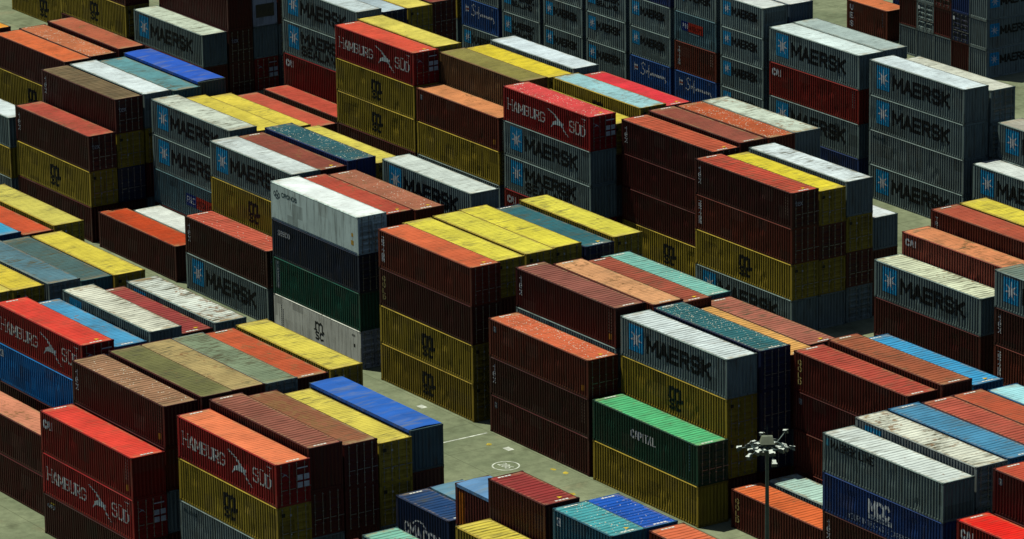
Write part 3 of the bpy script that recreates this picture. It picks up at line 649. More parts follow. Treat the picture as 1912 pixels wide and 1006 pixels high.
STACKS = [
(-110.02, 5.96, 11.09, 40, 'DR DR MS BR', '245,160,40', 'r1', 'bright orange roof in the far left corner', 0),
(-96.04, 5.88, 11.22, 40, 'GR DR MS DR', '224,108,58', 'r2', 'plain orange roof at the left edge', 0),
(-96.54, 8.48, 11.18, 40, 'DR GR DR DR', '198,112,72', 's8 r3', 'speckled orange roof beside the plain orange one', 0),
(-96.36, 11.08, 11.46, 40, 'DR MS DR DR', '184,96,66', 'r4', 'dull brown roof in front of yellow stacks', 0),
(-82.74, 0.6, 8.68, 40, 'DR MS TX', '182,78,62', 'r2 k3', 'red roof with two beige patches', 0),
(-82.9, 3.2, 11.23, 40, 'DR NVd MSd TXd', '122,102,74', 'c k4', 'grey brown ridged roof beside a white one', 0),
(-82.88, 5.8, 11.28, 40, 'GR DR MS GR', '226,236,240', 'k1', 'clean white roof between brown and teal', 0),
(-82.75, 8.4, 11.18, 40, 'MS GR DR TLs', '98,152,160', 'k5 r3', 'weathered teal roof beside a blue tarpaulin', 0),
(-83.25, 11.0, 11.37, 40, 'DR GR MS OTb', '14,80,188', 't', 'bright blue tarpaulin roof at upper left', 0),
(-69.3, 0.52, 2.87, 40, 'DR', '192,68,28', 'r3', 'single level brick red roof beside white', 0),
(-68.32, 3.11, 2.8, 40, 'GR', '232,236,232', 'k1', 'low white roof behind a single red box', 0),
(-69.5, 5.72, 11.18, 40, 'DR PO MK MK', '208,214,200', 'k6 r3', 'stained white roof beside pale yellow ones', 0),
(-69.67, 8.32, 10.72, 40, 'DR GR MS MS', '226,204,78', 'k2', 'yellow roof directly behind a stained white one', 0),
(-70.09, 10.92, 10.37, 40, 'DR MS MS MS', '228,204,76', 'k3', 'second yellow roof behind the stained white one', 0),
(-70.4, 13.52, 9.98, 40, 'DR DR GR DR', '200,86,62', 'r2', 'red roof beyond two yellow ones', 0),
(-94.0, 30.38, 3.1, 40, 'CAd', '202,80,62', 'r3', 'red roof with small white letters below', 0),
(-55.73, 3.03, 11.2, 40, 'GR DR MS MK', '212,220,220', 'k3', 'pale roof with grey smears at centre left', 0),
(-56.23, 5.64, 10.98, 40, 'DR GR DR DR', '142,72,56', 'r4 m', 'brown red roof between pale and dark blue', 0),
(-56.28, 8.24, 11.28, 40, 'DR MS GR NV', '42,92,102', 's7 k2', 'dark blue roof with white specks', 0),
(-56.56, 10.84, 10.61, 40, 'GR DR MS MS', '222,204,88', 'k2', 'narrow yellow strip behind dark blue roof', 0),
(-55.41, 0.43, 5.78, 40, 'MK TX', '204,92,72', 'c s3 m', 'ridged red roof on a two high stack', 0),
(-42.24, 0.35, 11.46, 40, 'RF GN SE CR', '234,240,240', 'k1 f', 'smooth white refrigerated top', 0),
(-42.75, 2.96, 11.1, 40, 'DR DR MS DR', '184,74,54', 'r4 m', 'red roof beside the refrigerated white one', 0),
(-42.67, 5.56, 11.01, 40, 'MS DR GR BR', '172,104,78', 's3 r3 m', 'pitted brown roof beside a red one', 0),
(-43.33, 10.76, 11.23, 40, 'DR GR MS MK', '218,226,220', 'k3', 'white roof in the centre of the photo', 0),
(-27.21, 0.26, 11.29, 40, 'MSb MS GD TA', '212,100,60', 'm', 'orange roof beside three yellow roofs', 0),
(-28.09, 2.87, 11.1, 40, 'DR MS DR MSd', '228,212,74', 'k4', 'first yellow roof beside the orange one', 0),
(-28.13, 5.47, 11.16, 40, 'MS DR GRd MSd', '228,214,76', 'k3', 'middle roof of three joined yellow ones', 0),
(-28.65, 8.07, 11.05, 40, 'DR GR MS MSd', '230,214,70', 'k3', 'third yellow roof beside dark blue', 0),
(-28.33, 10.67, 10.74, 40, 'GR DR NVd NVd', '44,100,110', 'k4 m', 'dull blue roof between yellow roofs', 0),
(-28.54, 13.27, 10.97, 40, 'DR GR MSd MSd', '228,214,78', 'k4', 'higher yellow roof beyond dull blue', 0),
(-12.81, 0.18, 8.25, 40, 'DRs TX BRs', '218,106,70', 's6 r2 m', 'orange roof strewn with pale debris', 0),
(-13.27, 2.78, 11.34, 40, 'DR MS GR TXo', '148,86,74', 'c m', 'ridged maroon roof at right of centre', 0),
(-12.46, 5.37, 11.32, 40, 'MS DR GR BR', '224,160,112', 'r5 m', 'tan roof with red flaking patches', 0),
(-12.82, 7.98, 10.91, 40, 'DR DR MS DR', '166,80,60', 'c k3 m', 'brick roof between tan and aqua', 0),
(-14.16, 10.58, 10.52, 40, 'GR MS DR TLs', '126,188,176', 's4 c m', 'pale aqua roof with ridges', 0),
(-0.05, 0.1, 5.69, 40, 'MSp GC', '88,190,128', 'c k2 m', 'fresh green roof on a two high stack', 0),
(-0.4, 2.7, 11.03, 40, 'DR MS MS MK', '218,228,230', 'c k2', 'white roof left of dark blue specks', 0),
(-0.2, 5.3, 11.18, 40, 'DR NVd NVd NVd', '45,106,114', 'c s8 m', 'teal blue roof dotted with white', 0),
(-0.55, 7.91, 10.3, 40, 'MS GR DR BR', '226,166,92', 'c r2 m', 'narrow amber roof beyond dotted blue', 0),
(-1.9, 10.51, 10.21, 40, 'DR GR MS DR', '176,102,84', 'c k5 m', 'pinkish red roof with dark smudges', 0),
(12.19, 7.83, 10.83, 40, 'BR BR DRs GDm', '184,74,58', 'c k3 m', 'red roof over gold lettered side', 0),
(12.45, 10.43, 11.16, 40, 'GR DR MS BR', '166,88,58', 'c k3 m', 'brown roof beside light blue', 0),
(12.4, 13.03, 10.64, 40, 'DR MS GR BLp', '60,158,212', 'c k2 m', 'light blue roof at the right', 0),
(13.2, 2.0, 2.66, 40, 'GDm', '222,104,54', 'c m', 'single orange box behind the mast', 0),
(13.3, 4.85, 2.7, 40, 'GR', '186,218,208', 'c r5', 'low mint white roof behind orange box', 0),
(25.82, -0.05, 10.36, 40, 'DR TX MC MKL', '220,228,224', 'c k2', 'white roof above navy box at lower right', 0),
(25.78, 2.55, 10.86, 40, 'GR DR MK MKr', '222,222,206', 'c k6 r5', 'rust stained white roof at lower right', 0),
(25.77, 5.15, 10.9, 40, 'DR GR MS BLp', '74,138,176', 'c k2 m', 'medium blue roof beside rusty white', 0),
(25.88, 7.74, 10.85, 40, 'MS DR GR DR', '182,84,66', 'c k2 m', 'dusty red roof beside medium blue', 0),
(25.65, 10.35, 10.77, 40, 'GR DR MS DR', '186,84,54', 'k2 m', 'rust red roof second beyond medium blue', 0),
(26.09, 12.94, 10.75, 40, 'DR GR DR BLp', '166,222,232', 'k2', 'pale sky blue roof at right edge', 0),
(39.44, -0.14, 8.48, 40, 'DR DR CA', '238,32,22', 'm', 'vivid scarlet roof in the lower right corner', 0),
(39.64, 2.46, 11.29, 40, 'GR DR DR DRs', '190,74,50', 'm', 'rust roof with small square mark below', 0),
(-55.62, -19.6, 10.46, 40, 'DR GR DR BR', '204,82,44', 'r3', 'orange red strip at the left edge', 0),
(-55.71, -22.2, 10.74, 40, 'MS DR GR BLp', '64,172,220', 'k2', 'cyan roof at the left edge', 0),
(-55.84, -17.0, 10.68, 40, 'GR DR MSd MS', '212,198,92', 'k3', 'high yellow roof at left', 0),
(-42.27, -19.6, 10.67, 40, 'DR MS GRd MSd', '228,206,72', 'k5', 'yellow roof with brown stains at left', 0),
(-42.35, -22.2, 10.69, 40, 'GR DR NVd TLs', '76,104,104', 'k6', 'grey teal roof with dark bands', 0),
(-42.23, -24.8, 10.98, 40, 'MS GR DR GRd', '88,124,138', 'k6 r2', 'faded blue grey roof at left', 0),
(-42.63, -27.4, 10.86, 40, 'DR MS GR MSd', '222,196,62', 'k3', 'golden yellow roof at left edge', 0),
(-42.38, -30.0, 10.99, 40, 'GR DR MS MS', '226,206,90', 'k3', 'pale yellow roof cut by left edge', 0),
(-28.11, -30.0, 11.04, 40, 'DR DR BLs HS', '226,64,48', 'm', 'scarlet roof with bird lettered side', 0),
(-28.3, -27.4, 10.41, 40, 'GR DR MS BLp', '74,152,198', 'r3 k3 m', 'sky blue roof with dark blotches', 0),
(-28.12, -24.8, 11.03, 40, 'DR MS GR MK', '226,224,206', 'c k5 r4', 'ivory roof with yellow rust edges', 0),
(-28.46, -22.2, 10.33, 40, 'MS DR GR DR', '152,60,56', 'c m', 'low ridged maroon roof between ivory ones', 0),
(-28.4, -19.6, 10.64, 40, 'GR DR MS MK', '218,222,212', 'c k7 r6', 'white roof heavily rusted at one end', 0),
(-12.38, -35.2, 8.5, 40, 'DKs HS CA', '228,66,52', 'm', 'bright red roof in the lower left', 0),
(-12.58, -32.6, 11.4, 40, 'DR GR DR TXo', '166,122,92', 'c s4 k3', 'dusty brown ridged roof at lower left', 0),
(-12.28, -30.0, 11.62, 40, 'MS DR GR DR', '112,110,66', 'k5', 'olive roof between brown and tan', 0),
(-12.81, -27.4, 11.44, 40, 'DR GR MS DR', '178,154,102', 'k6 r4', 'blotchy tan roof beside olive', 0),
(-13.11, -24.8, 11.3, 40, 'GR DR MS GRd', '128,142,114', 'k8', 'mouldy grey green roof', 0),
(-13.5, -22.2, 11.05, 40, 'MS DR GR DR', '196,86,48', 'r5 m', 'orange roof beside the grey green one', 0),
(-13.49, -19.6, 11.19, 40, 'DR MS DR MSd', '224,204,82', 'k3', 'yellow roof near the white refrigerated base', 0),
(1.22, -32.6, 11.27, 40, 'DR GRt MS HS', '236,126,82', 'm', 'salmon roof with bird lettered side', 0),
(0.82, -30.0, 11.73, 40, 'DR GR DRd DR', '150,88,72', 'c m', 'mauve ridged roof beside salmon', 0),
(0.75, -27.4, 11.4, 40, 'MS DR DRd DRd', '144,88,60', 'r8 k3', 'brown roof mottled with rust', 0),
(0.63, -24.8, 10.97, 40, 'DR GR MS MSd', '220,200,84', 'k4', 'yellow roof beside the ultramarine tarpaulin', 0),
(0.23, -22.2, 11.19, 40, 'GR MS DR OTs', '22,92,186', 't', 'ultramarine tarpaulin over a steel open top', 0),
(14.68, -24.8, 8.12, 20, 'DR GR CM', '28,64,112', 'c k3 m', 'short navy box with white letters', 0),
(14.52, -22.2, 8.09, 20, 'GR DR NV', '98,140,164', 't', 'pale blue tarpaulin beside the navy box', 0),
(21.54, -24.8, 10.84, 20, 'DR DR GR OT', '96,140,186', 't', 'blue tarpaulin over an orange striped side', 0),
(29.23, -27.4, 13.8, 20, 'GR DR GR DR DR', '152,52,50', 'c m', 'short dark red box at bottom centre', 0),
(29.62, -30.0, 11.44, 20, 'DR DR GR MS', '222,200,78', 'c k3', 'short yellow box at the bottom edge', 0),
(27.55, -35.2, 11.39, 20, 'DR GR DR TLs', '128,188,168', 'c r5', 'short mint box at the bottom edge', 0),
(27.4, -37.85, 11.2, 20, 'GR DR DR BR', '226,92,50', 'm', 'orange corner left of the mint box', 0),
(36.07, -27.4, 13.86, 20, 'DR DR DR GR TLq', '72,160,168', 'c s6 m', 'short turquoise box with white droppings', 0),
(35.49, -24.8, 13.62, 20, 'DR DR GR DR BLp', '22,86,186', 'c s3 m', 'short royal blue box at bottom centre', 0),
(42.1, -24.8, 13.67, 20, 'DR DR GR DR BR', '228,112,72', 'c m', 'short orange box at the bottom edge', 0),
(-116.16, 30.25, 5.84, 40, 'DR MK', '214,224,206', 'k4', 'pale roof beside a tall maroon stack', 0),
(-116.1, 32.85, 11.6, 40, 'DRd TXd DR GR', '200,205,200', 'k2', 'maroon stack reaching above the frame', 0),
(-116.2, 35.45, 8.7, 40, 'HSd GR RFm', '220,225,220', 'k1', 'white refrigeration unit end at the top', 0),
(-116.3, 38.05, 8.5, 40, 'NVd GRd DRd', '120,60,50', 'k1', 'dark doors beside the refrigeration unit', 0),
(-94.62, 32.85, 11.7, 40, 'DR CA MKS MK', '206,218,222', 'k2', 'white roof at the top left of centre', 0),
(-94.73, 35.45, 11.29, 40, 'DR GR DR NVd', '186,202,212', 'k2', 'pale grey roof at the top edge', 0),
(-94.83, 38.05, 11.25, 40, 'GR DR DR MSd', '232,212,96', 'k2', 'yellow roof touching the top edge', 0),
(-95.2, 40.65, 11.3, 40, 'DR DR DRd DRd', '150,60,50', 'k2', 'dark red stack behind the top yellow roof', 0),
(-81.75, 30.25, 11.15, 40, 'DR MS MS HS', '222,82,58', 'r2 m', 'orange red roof of the upper bird lettered box', 0),
(-82.35, 32.85, 11.17, 40, 'GR DR MS MS', '226,208,94', 'k1', 'clean yellow roof beyond orange red', 0),
(-69.26, 30.25, 8.35, 40, 'GR MSn BRs', '222,142,92', 'r3', 'peach roof at upper centre', 0),
(-69.67, 32.85, 10.87, 40, 'DR GR MS BRq', '142,132,68', 'k2', 'khaki roof beside bright yellow', 0),
(-69.88, 35.45, 10.74, 40, 'MS DR GR MS', '230,204,52', 'k3', 'bright yellow roof beside khaki', 0),
(-70.05, 38.05, 11.04, 40, 'DR GR MS GR', '222,234,242', 'k1', 'icy white roof at upper centre', 0),
(-56.37, 30.25, 11.16, 40, 'CA MKS MK HS', '224,74,74', 's6 m', 'pinkish red roof with pale flecks', 0),
(-57.07, 32.85, 10.01, 40, 'DR GR DR MS', '226,204,76', 'k2', 'low yellow strip behind pinkish red', 0),
(-57.0, 35.45, 10.94, 40, 'GR DR MS MS', '162,208,216', 'k4 r4', 'pale blue roof with rust spots', 0),
(-57.23, 38.05, 10.64, 40, 'DR GR DR DR', '226,52,62', 'k2 m', 'crimson roof beside pale blue', 0),
(-43.69, 32.85, 10.73, 40, 'MS DR DR TX', '194,88,60', 'c m', 'ridged copper roof at right of centre', 0),
(-43.79, 35.45, 10.99, 40, 'DR GR DR DR', '148,76,60', 'r5 m', 'purple brown roof beside flecked orange', 0),
(-43.65, 38.05, 10.99, 40, 'GR DR MS BR', '188,88,48', 's8 r4', 'orange roof covered in pale flecks', 0),
(-43.87, 40.65, 10.94, 40, 'DR MS GR GR', '212,222,206', 'k6 r6', 'off white roof with rusty ends', 0),
(-30.28, 30.25, 10.94, 40, 'MK MS TA TXd', '192,74,54', 'c k4 m', 'ridged red roof beside lemon yellow', 0),
(-30.43, 32.85, 10.62, 40, 'GR MSd DRd MSd', '236,214,56', 'k4', 'lemon yellow roof at right', 0),
(-30.54, 35.45, 10.89, 40, 'GRd DRd MSd GR', '226,236,240', 'k5', 'white roof with scattered rust marks', 0),
(-30.87, 38.05, 7.58, 40, 'DR DR GR', '230,236,240', 'k1', 'small white roof above bare ground', 0),
(-8.25, 30.25, 8.28, 40, 'DR DR MK', '222,226,196', 'c k4 r4', 'cream roof with rusty seam', 0),
(-8.39, 32.85, 9.89, 40, 'DR DR GR CAf', '226,142,96', 'r6 k5', 'faded orange roof with scratched paint', 0),
(-8.37, 35.45, 11.11, 40, 'DR GR MS TR', '176,80,56', 'm', 'russet roof beside a plain yellow one', 0),
(-8.32, 38.05, 11.15, 40, 'GR DR MS MS', '230,210,70', 'k2', 'plain yellow roof at the right', 0),
(5.37, 30.25, 10.79, 40, 'DR TA TX MK', '112,128,118', 'c k3', 'grey green roof at the right edge', 0),
(-144.4, 32.85, 8.6, 40, 'MS MSn MSn', '224,204,80', 'k2', 'yellow stack standing on open ground', 0),
(-129.8, 30.25, 8.7, 40, 'DR MS DR', '150,70,60', 'k2', 'second yellow stack from the top left', 0),
(-31.39, 57.8, 5.76, 40, 'GR MK', '226,232,230', 'k3', 'white roof low at the right edge', 0),
(-31.57, 60.4, 8.64, 40, 'GR MK MK', '178,172,160', 'k2', 'beige grey roof at the right edge', 0),
(-44.74, 57.8, 11.49, 40, 'MK GRt MK MK', '222,234,240', 'k1', 'brilliant white roof at upper right', 0),
(-44.63, 60.4, 11.03, 40, 'DR GR MKd MKd', '214,214,200', 'k2', 'cream strip behind brilliant white', 0),
(-58.25, 57.8, 11.51, 40, 'NV MK CAp MK', '222,236,236', 'k1', 'white roof above a long red box', 0),
(-58.45, 60.4, 11.5, 40, 'GR DR MK GR', '176,192,190', 'k1', 'silver grey roof beside white', 0),
(-65.12, 57.8, 12.89, 20, 'GR MK MK MK MK', '228,234,232', 'k2', 'white roof at the right of the back wall', 0),
(-65.01, 60.4, 12.87, 20, 'DR GR DR GR NVq', '226,230,228', 'k2', 'white roof with square mark on its end', 0),
(-71.76, 57.8, 12.95, 20, 'GR SF TR PO MK', '220,228,228', 'k1', 'second column from the right in the back wall', 0),
(-78.4, 57.8, 12.95, 20, 'GR SF MK MK NV', '220,228,228', 'k1', 'third column from the right in the back wall', 0),
(-85.04, 57.8, 12.95, 20, 'GR MK MK MKS GR', '220,228,228', 'k1', 'fourth column from the right in the back wall', 0),
(-91.68, 57.8, 12.95, 20, 'GR MK MK GR MK', '220,228,228', 'k1', 'fifth column from the right in the back wall', 0),
(-98.32, 57.8, 12.95, 20, 'GR MKS MKS GR GR', '220,228,228', 'k1', 'sixth column from the right in the back wall', 0),
(-104.96, 57.8, 10.36, 20, 'MK SF GR MK', '220,228,228', 'k1', 'leftmost short column of the back wall', 0),
(-117.9, 57.8, 8.9, 40, 'MKS MSn DR', '200,80,70', 'k1', 'long yellow box left of the back wall', 0),
(-90.76, 90.6, 2.9, 20, 'UE', '216,118,72', 'k1 r2', 'lone brown box on open ground', 0),
(-87.54, 93.4, 5.3, 20, 'NV NV', '60,80,100', 'k1', 'navy box behind the lone brown one', 0),
(-26.5, -33.72, 5.7, 40, 'DR DR', '218,138,108', 'r4', 'salmon pink roof at the lower left edge', 0),
(-95.3, 0.2, 7.6, 40, 'GR MSo MK', '226,236,240', 'k1', 'white roof cut by the left edge', 0),
(-71.39, 89.39, 10.5, 20, 'GR GR GR GRd', '210,215,210', 'k1', 'nearest column of the crosswise stack', 90),
(-73.89, 89.39, 10.5, 20, 'DR NVd NV GR', '210,215,210', 'k1', 'second column of the crosswise stack', 90),
(-76.39, 89.39, 10.5, 20, 'GR DR DRd GR', '210,215,210', 'k1', 'third column of the crosswise stack', 90),
(-78.89, 89.39, 10.5, 20, 'GR GRd GR MSd', '210,215,210', 'k1', 'fourth column of the crosswise stack', 90),
(-81.39, 89.39, 10.5, 20, 'GR DR GR GN', '120,140,130', 'k1', 'farthest column of the crosswise stack', 90),
]
HIDDEN = {(0,0),(0,1),(0,2),(1,0),(1,1),(2,0),(2,1),(2,2),(3,0),(3,1),(3,2),(7,0),(7,1),(7,2),(8,0),(8,1),(8,2),(12,0),(12,1),(12,2),(13,0),(13,1),(13,2),(14,0),(14,1),(14,2),(16,0),(16,1),(17,0),(17,1),(17,2),(18,0),(18,1),(18,2),(19,0),(19,1),(19,2),(22,0),(22,1),(22,2),(23,0),(23,1),(23,2),(24,0),(24,1),(24,2),(26,0),(26,1),(27,0),(27,1),(27,2),(28,0),(28,1),(28,2),(29,0),(29,1),(29,2),(30,0),(30,1),(30,2),(32,0),(33,0),(33,1),(33,2),(34,0),(34,1),(34,2),(35,0),(35,1),(35,2),(40,0),(40,1),(40,2),(42,0),(42,1),(42,2),(43,0),(43,1),(43,2),(46,0),(47,0),(47,1),(48,0),(48,1),(48,2),(49,0),(49,1),(49,2),(50,0),(50,1),(50,2),(51,0),(51,1),(51,2),(52,0),(52,1),(53,0),(53,1),(54,0),(54,1),(54,2),(55,0),(55,1),(55,2),(56,0),(56,1),(56,2),(57,0),(57,1),(57,2),(58,0),(58,1),(58,2),(59,0),(59,1),(59,2),(60,0),(60,1),(60,2),(61,0),(61,1),(61,2),(62,0),(63,0),(63,1),(63,2),(64,0),(64,1),(64,2),(65,0),(65,1),(65,2),(66,0),(66,1),(66,2),(69,0),(69,1),(69,2),(70,0),(70,1),(70,2),(71,0),(71,1),(71,2),(72,0),(72,1),(72,2),(73,0),(73,1),(73,2),(74,0),(75,0),(76,0),(77,0),(78,0),(78,1),(79,0),(79,1),(80,0),(80,1),(81,0),(81,1),(82,0),(82,1),(82,2),(82,3),(83,0),(83,1),(83,2),(84,0),(84,1),(84,2),(85,0),(85,1),(85,2),(86,0),(86,1),(86,2),(86,3),(87,0),(87,1),(87,2),(87,3),(88,0),(88,1),(88,2),(88,3),(90,3),(93,0),(94,0),(94,1),(94,2),(95,0),(95,1),(95,2),(96,0),(96,1),(98,0),(98,1),(100,0),(100,1),(100,2),(101,0),(101,1),(101,2),(102,0),(102,1),(102,2),(105,0),(105,1),(105,2),(106,0),(106,1),(106,2),(108,0),(108,1),(108,2),(109,0),(109,1),(109,2),(110,0),(110,1),(110,2),(116,0),(116,1),(116,2),(117,0),(117,1),(117,2),(118,0),(118,1),(118,2),(120,1),(120,2),(123,0),(125,0),(127,0),(127,1),(127,2),(128,0),(129,0),(129,1),(129,2),(129,3),(130,0),(131,0),(132,0),(132,4),(133,0),(133,4),(134,0),(134,3),(134,4),(135,3),(136,2),(138,0),(141,3),(142,3),(143,3),(144,3),(145,2),(145,3)}
NOT_SEEN = {(0,0),(1,0),(2,0),(2,1),(2,2),(3,0),(3,1),(3,2),(7,0),(7,1),(7,2),(8,0),(8,1),(8,2),(12,0),(12,1),(12,2),(13,0),(13,1),(13,2),(14,0),(14,1),(14,2),(16,0),(17,0),(17,1),(17,2),(18,0),(18,1),(18,2),(19,0),(19,1),(19,2),(22,0),(22,1),(22,2),(23,0),(23,1),(23,2),(24,0),(24,1),(26,0),(26,1),(27,0),(27,1),(27,2),(28,0),(28,1),(28,2),(29,0),(29,1),(29,2),(30,0),(30,1),(30,2),(32,0),(33,0),(33,1),(33,2),(34,0),(34,1),(34,2),(35,0),(35,1),(35,2),(40,0),(40,1),(40,2),(42,0),(42,1),(42,2),(43,0),(43,1),(43,2),(47,0),(47,1),(48,0),(48,1),(48,2),(49,0),(49,1),(50,0),(50,1),(51,0),(51,1),(52,0),(53,0),(53,1),(54,0),(54,1),(54,2),(55,0),(55,1),(56,0),(56,1),(56,2),(57,0),(57,1),(57,2),(58,0),(58,1),(58,2),(59,0),(59,1),(59,2),(60,0),(60,1),(60,2),(62,0),(63,0),(63,1),(63,2),(64,0),(64,1),(64,2),(65,0),(65,1),(65,2),(66,0),(66,1),(66,2),(69,0),(69,1),(69,2),(70,0),(70,1),(70,2),(71,0),(71,1),(71,2),(72,0),(72,1),(72,2),(73,0),(73,1),(73,2),(75,0),(76,0),(77,0),(78,0),(78,1),(80,0),(80,1),(81,0),(81,1),(82,0),(82,1),(83,0),(83,1),(84,0),(84,1),(84,2),(85,0),(85,1),(86,0),(86,1),(86,2),(87,0),(87,1),(87,2),(88,0),(88,1),(88,2),(94,0),(94,1),(94,2),(95,0),(95,1),(96,0),(96,1),(98,0),(98,1),(100,0),(100,1),(101,0),(101,1),(101,2),(102,0),(102,1),(102,2),(105,0),(105,1),(105,2),(106,0),(106,1),(106,2),(108,0),(108,1),(108,2),(109,0),(109,1),(109,2),(110,0),(110,1),(116,0),(116,1),(116,2),(117,0),(117,1),(118,0),(118,1),(125,0),(127,0),(127,1),(127,2),(129,0),(129,1),(129,2),(129,3),(138,0)}     # buried deep inside the stacks: the photo shows nothing of them
ORD = ['', 'directly below', 'second below', 'third below', 'fourth below']
def srgb(s): return lin(tuple(int(v) for v in s.split(',')))
rs = random.Random(11)

def build_container(label, group, k, ty, H, x, y, z, rotz, roofc=None, flags='', parts=True):
    paint = TYPES[ty][0]; L = LEN[k]; j = 1 + rs.uniform(-.10, .10); pc = tuple(min(.95, c * j * (0.92 if ty in ('CR', 'RF', 'RFm', 'SF', 'BLs') else 0.64)) for c in paint)  # paint scaled down to deepen the shade on sides and ends
    yaw = rs.uniform(-.0012, .0012) if rotz == 0 else 0
    if rotz: cx, cy = x + W / 2, y + L / 2
    else: cx, cy = x + L / 2, y + W / 2
    rot = math.radians(rotz) + yaw
    if not parts:
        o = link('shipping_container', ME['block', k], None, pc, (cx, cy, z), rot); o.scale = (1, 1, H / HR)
        tag(o, label, 'container', group); o['rust'] = 0.2; return o
    t = bpy.data.objects.new('shipping_container', None); C.objects.link(t); t.location = (cx, cy, z); t.rotation_euler = (0, 0, rot); t.scale = (1, 1, H / HR)
    tag(t, label, 'container', group)
    rust = 0.9 if ty in ('MKr', 'CAf') else 0.22
    smooth = ty in ('CR', 'RF', 'RFm')
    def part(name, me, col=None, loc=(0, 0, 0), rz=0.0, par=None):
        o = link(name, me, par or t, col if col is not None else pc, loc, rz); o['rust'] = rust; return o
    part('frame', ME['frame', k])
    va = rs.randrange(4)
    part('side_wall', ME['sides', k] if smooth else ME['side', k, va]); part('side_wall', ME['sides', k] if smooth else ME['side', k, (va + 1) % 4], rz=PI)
    fl = {f[0]: (float(f[1:]) if len(f) > 1 else 1.0) for f in flags.split()}
    if 't' in fl:
        o = part('tarpaulin', ME['tarp', k], roofc); o['grime'] = 0.25 if roofc[2] > .4 else 0.7
    else:
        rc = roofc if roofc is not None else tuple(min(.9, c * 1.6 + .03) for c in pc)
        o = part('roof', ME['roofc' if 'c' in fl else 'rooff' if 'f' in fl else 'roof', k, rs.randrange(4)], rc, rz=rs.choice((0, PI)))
        o['rust'] = (fl.get('r', 1.0) + 1.2) / 9.0; o['grime'] = (fl.get('k', 1.0) + 1.3) / 8.0; o['speck'] = fl.get('s', 0.0) / 9.0
        if roofc is not None and 'm' in fl:
            for sx in (-1, 1):
                q = MB(); xx = sx * (L / 2 - 0.30); b0 = rs.uniform(-.75, -.15)
                for i in range(4): q.quad((xx - .07, b0 + i * .24, HR + .004), (xx + .07, b0 + i * .24, HR + .004), (xx + .07, b0 + i * .24 + .19, HR + .004), (xx - .07, b0 + i * .24 + .19, HR + .004))
                part('roof_marking', q.mesh('roof_marking', M_LET), (.80, .78, .72))
            if rs.random() < .6:
                q = MB(); xx = L / 2 - 0.75; yy = .35; q.poly([(xx - .16, yy - .16, HR + .005), (xx + .16, yy - .16, HR + .005), (xx, yy + .16, HR + .005)])
                part('hazard_marking', q.mesh('hazard_marking', M_LET), (.78, .50, .02))
    for sx in (-1, 1):
        for sy in (-1, 1):
            for zz in (0, HR - 0.118):
                part('corner_casting', ME['cast'], tuple(c * .55 for c in pc), (sx * (L / 2 - 0.084), sy * (W / 2 - 0.076), zz))
    near = 'd' if ty in DOORS else 'w'
    if rotz: near = 'd' if ty in DOORS or ty == 'NVd' else 'w'
    ends = [(1, near), (-1, 'w')] if not rotz else [(-1, near), (1, 'w')]
    for sx, kind in ends:
        ex = sx * L / 2; rz = 0 if sx > 0 else PI
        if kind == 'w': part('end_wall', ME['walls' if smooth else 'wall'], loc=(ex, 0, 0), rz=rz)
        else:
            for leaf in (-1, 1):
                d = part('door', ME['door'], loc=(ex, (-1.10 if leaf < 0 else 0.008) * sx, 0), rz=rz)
                for yy in (0.22, 0.80):
                    rod = part('lock_rod', ME['rod'], (.3, .3, .3), (0, yy, 0), 0, d)
            if ty in ('HS', 'HSd'):
                q = MB()
                for (yy, zz) in ((.25, 1.05), (.72, 1.05), (.25, 1.52), (.72, 1.52)): q.quad((.045, yy, zz), (.045, yy + .38, zz), (.045, yy + .38, zz + .34), (.045, yy, zz + .34))
                q.quad((.045, .25, 2.25), (.045, 1.0, 2.25), (.045, 1.0, 2.33), (.045, .25, 2.33))
                part('door_placard', q.mesh('door_placard', M_LET), (.75, .76, .72), loc=(ex, 0, 0), rz=rz)
                q = MB()
                for pl in bird(-.95, 1.85, .62, .36): q.poly([(.045, a, b) for a, b in pl])
                part('bird_emblem', q.mesh('bird_emblem', M_LET), (.55, .6, .6), loc=(ex, 0, 0), rz=rz)
            elif ty in ('TXd', 'TX'):
                q = MB()
                for pl in word('tex', -.95, 1.75, .34, .17, .06, .05): q.poly([(.045, a, b) for a, b in pl])
                part('lettering', q.mesh('lettering', M_LET), (.6, .6, .56), loc=(ex, 0, 0), rz=rz)
            elif ty in ('MS', 'MSb', 'MSd'):
                q = MB(); q.poly([(.045, -.95, 2.12), (.045, -.70, 2.12), (.045, -.70, 2.36), (.045, -.95, 2.36)])
                part('square_marking', q.mesh('square_marking', M_LET), (.02, .02, .015), loc=(ex, 0, 0), rz=rz)
                q = MB(); q.poly([(.046, -.35, 2.1), (.046, -.22, 2.1), (.046, -.22, 2.24), (.046, -.35, 2.24)]); q.poly([(.046, -.33, .9), (.046, -.22, .9), (.046, -.22, 1.0), (.046, -.33, 1.0)])
                part('id_marking', q.mesh('id_marking', M_LET), (.6, .6, .55), loc=(ex, 0, 0), rz=rz)
            elif ty in ('NVd', 'DRd', 'GRd') and rotz:
                q = MB(); q.poly([(.045, -.95, 2.0), (.045, -.72, 2.0), (.045, -.72, 2.35), (.045, -.95, 2.35)])
                part('door_placard', q.mesh('door_placard', M_LET), (.75, .78, .75), loc=(ex, 0, 0), rz=rz)
    if ty == 'RFm': part('cooling_unit', ME['cool'], loc=(L / 2, 0, 0))
    lt = 'MK' if rotz and ty in ('GR', 'GRd') and flags == 'p' else ty
    for nm, me, col in lettering(lt, k): part(nm, me, col)
    if ty in ('TXo', 'CA', 'BRs') and k == 40:
        part('orange_mark', OMARK, (.62, .26, .03))
    return t
OMARK = decal('orange_mark', 40, rect(11.35, 11.6, .45, .85))

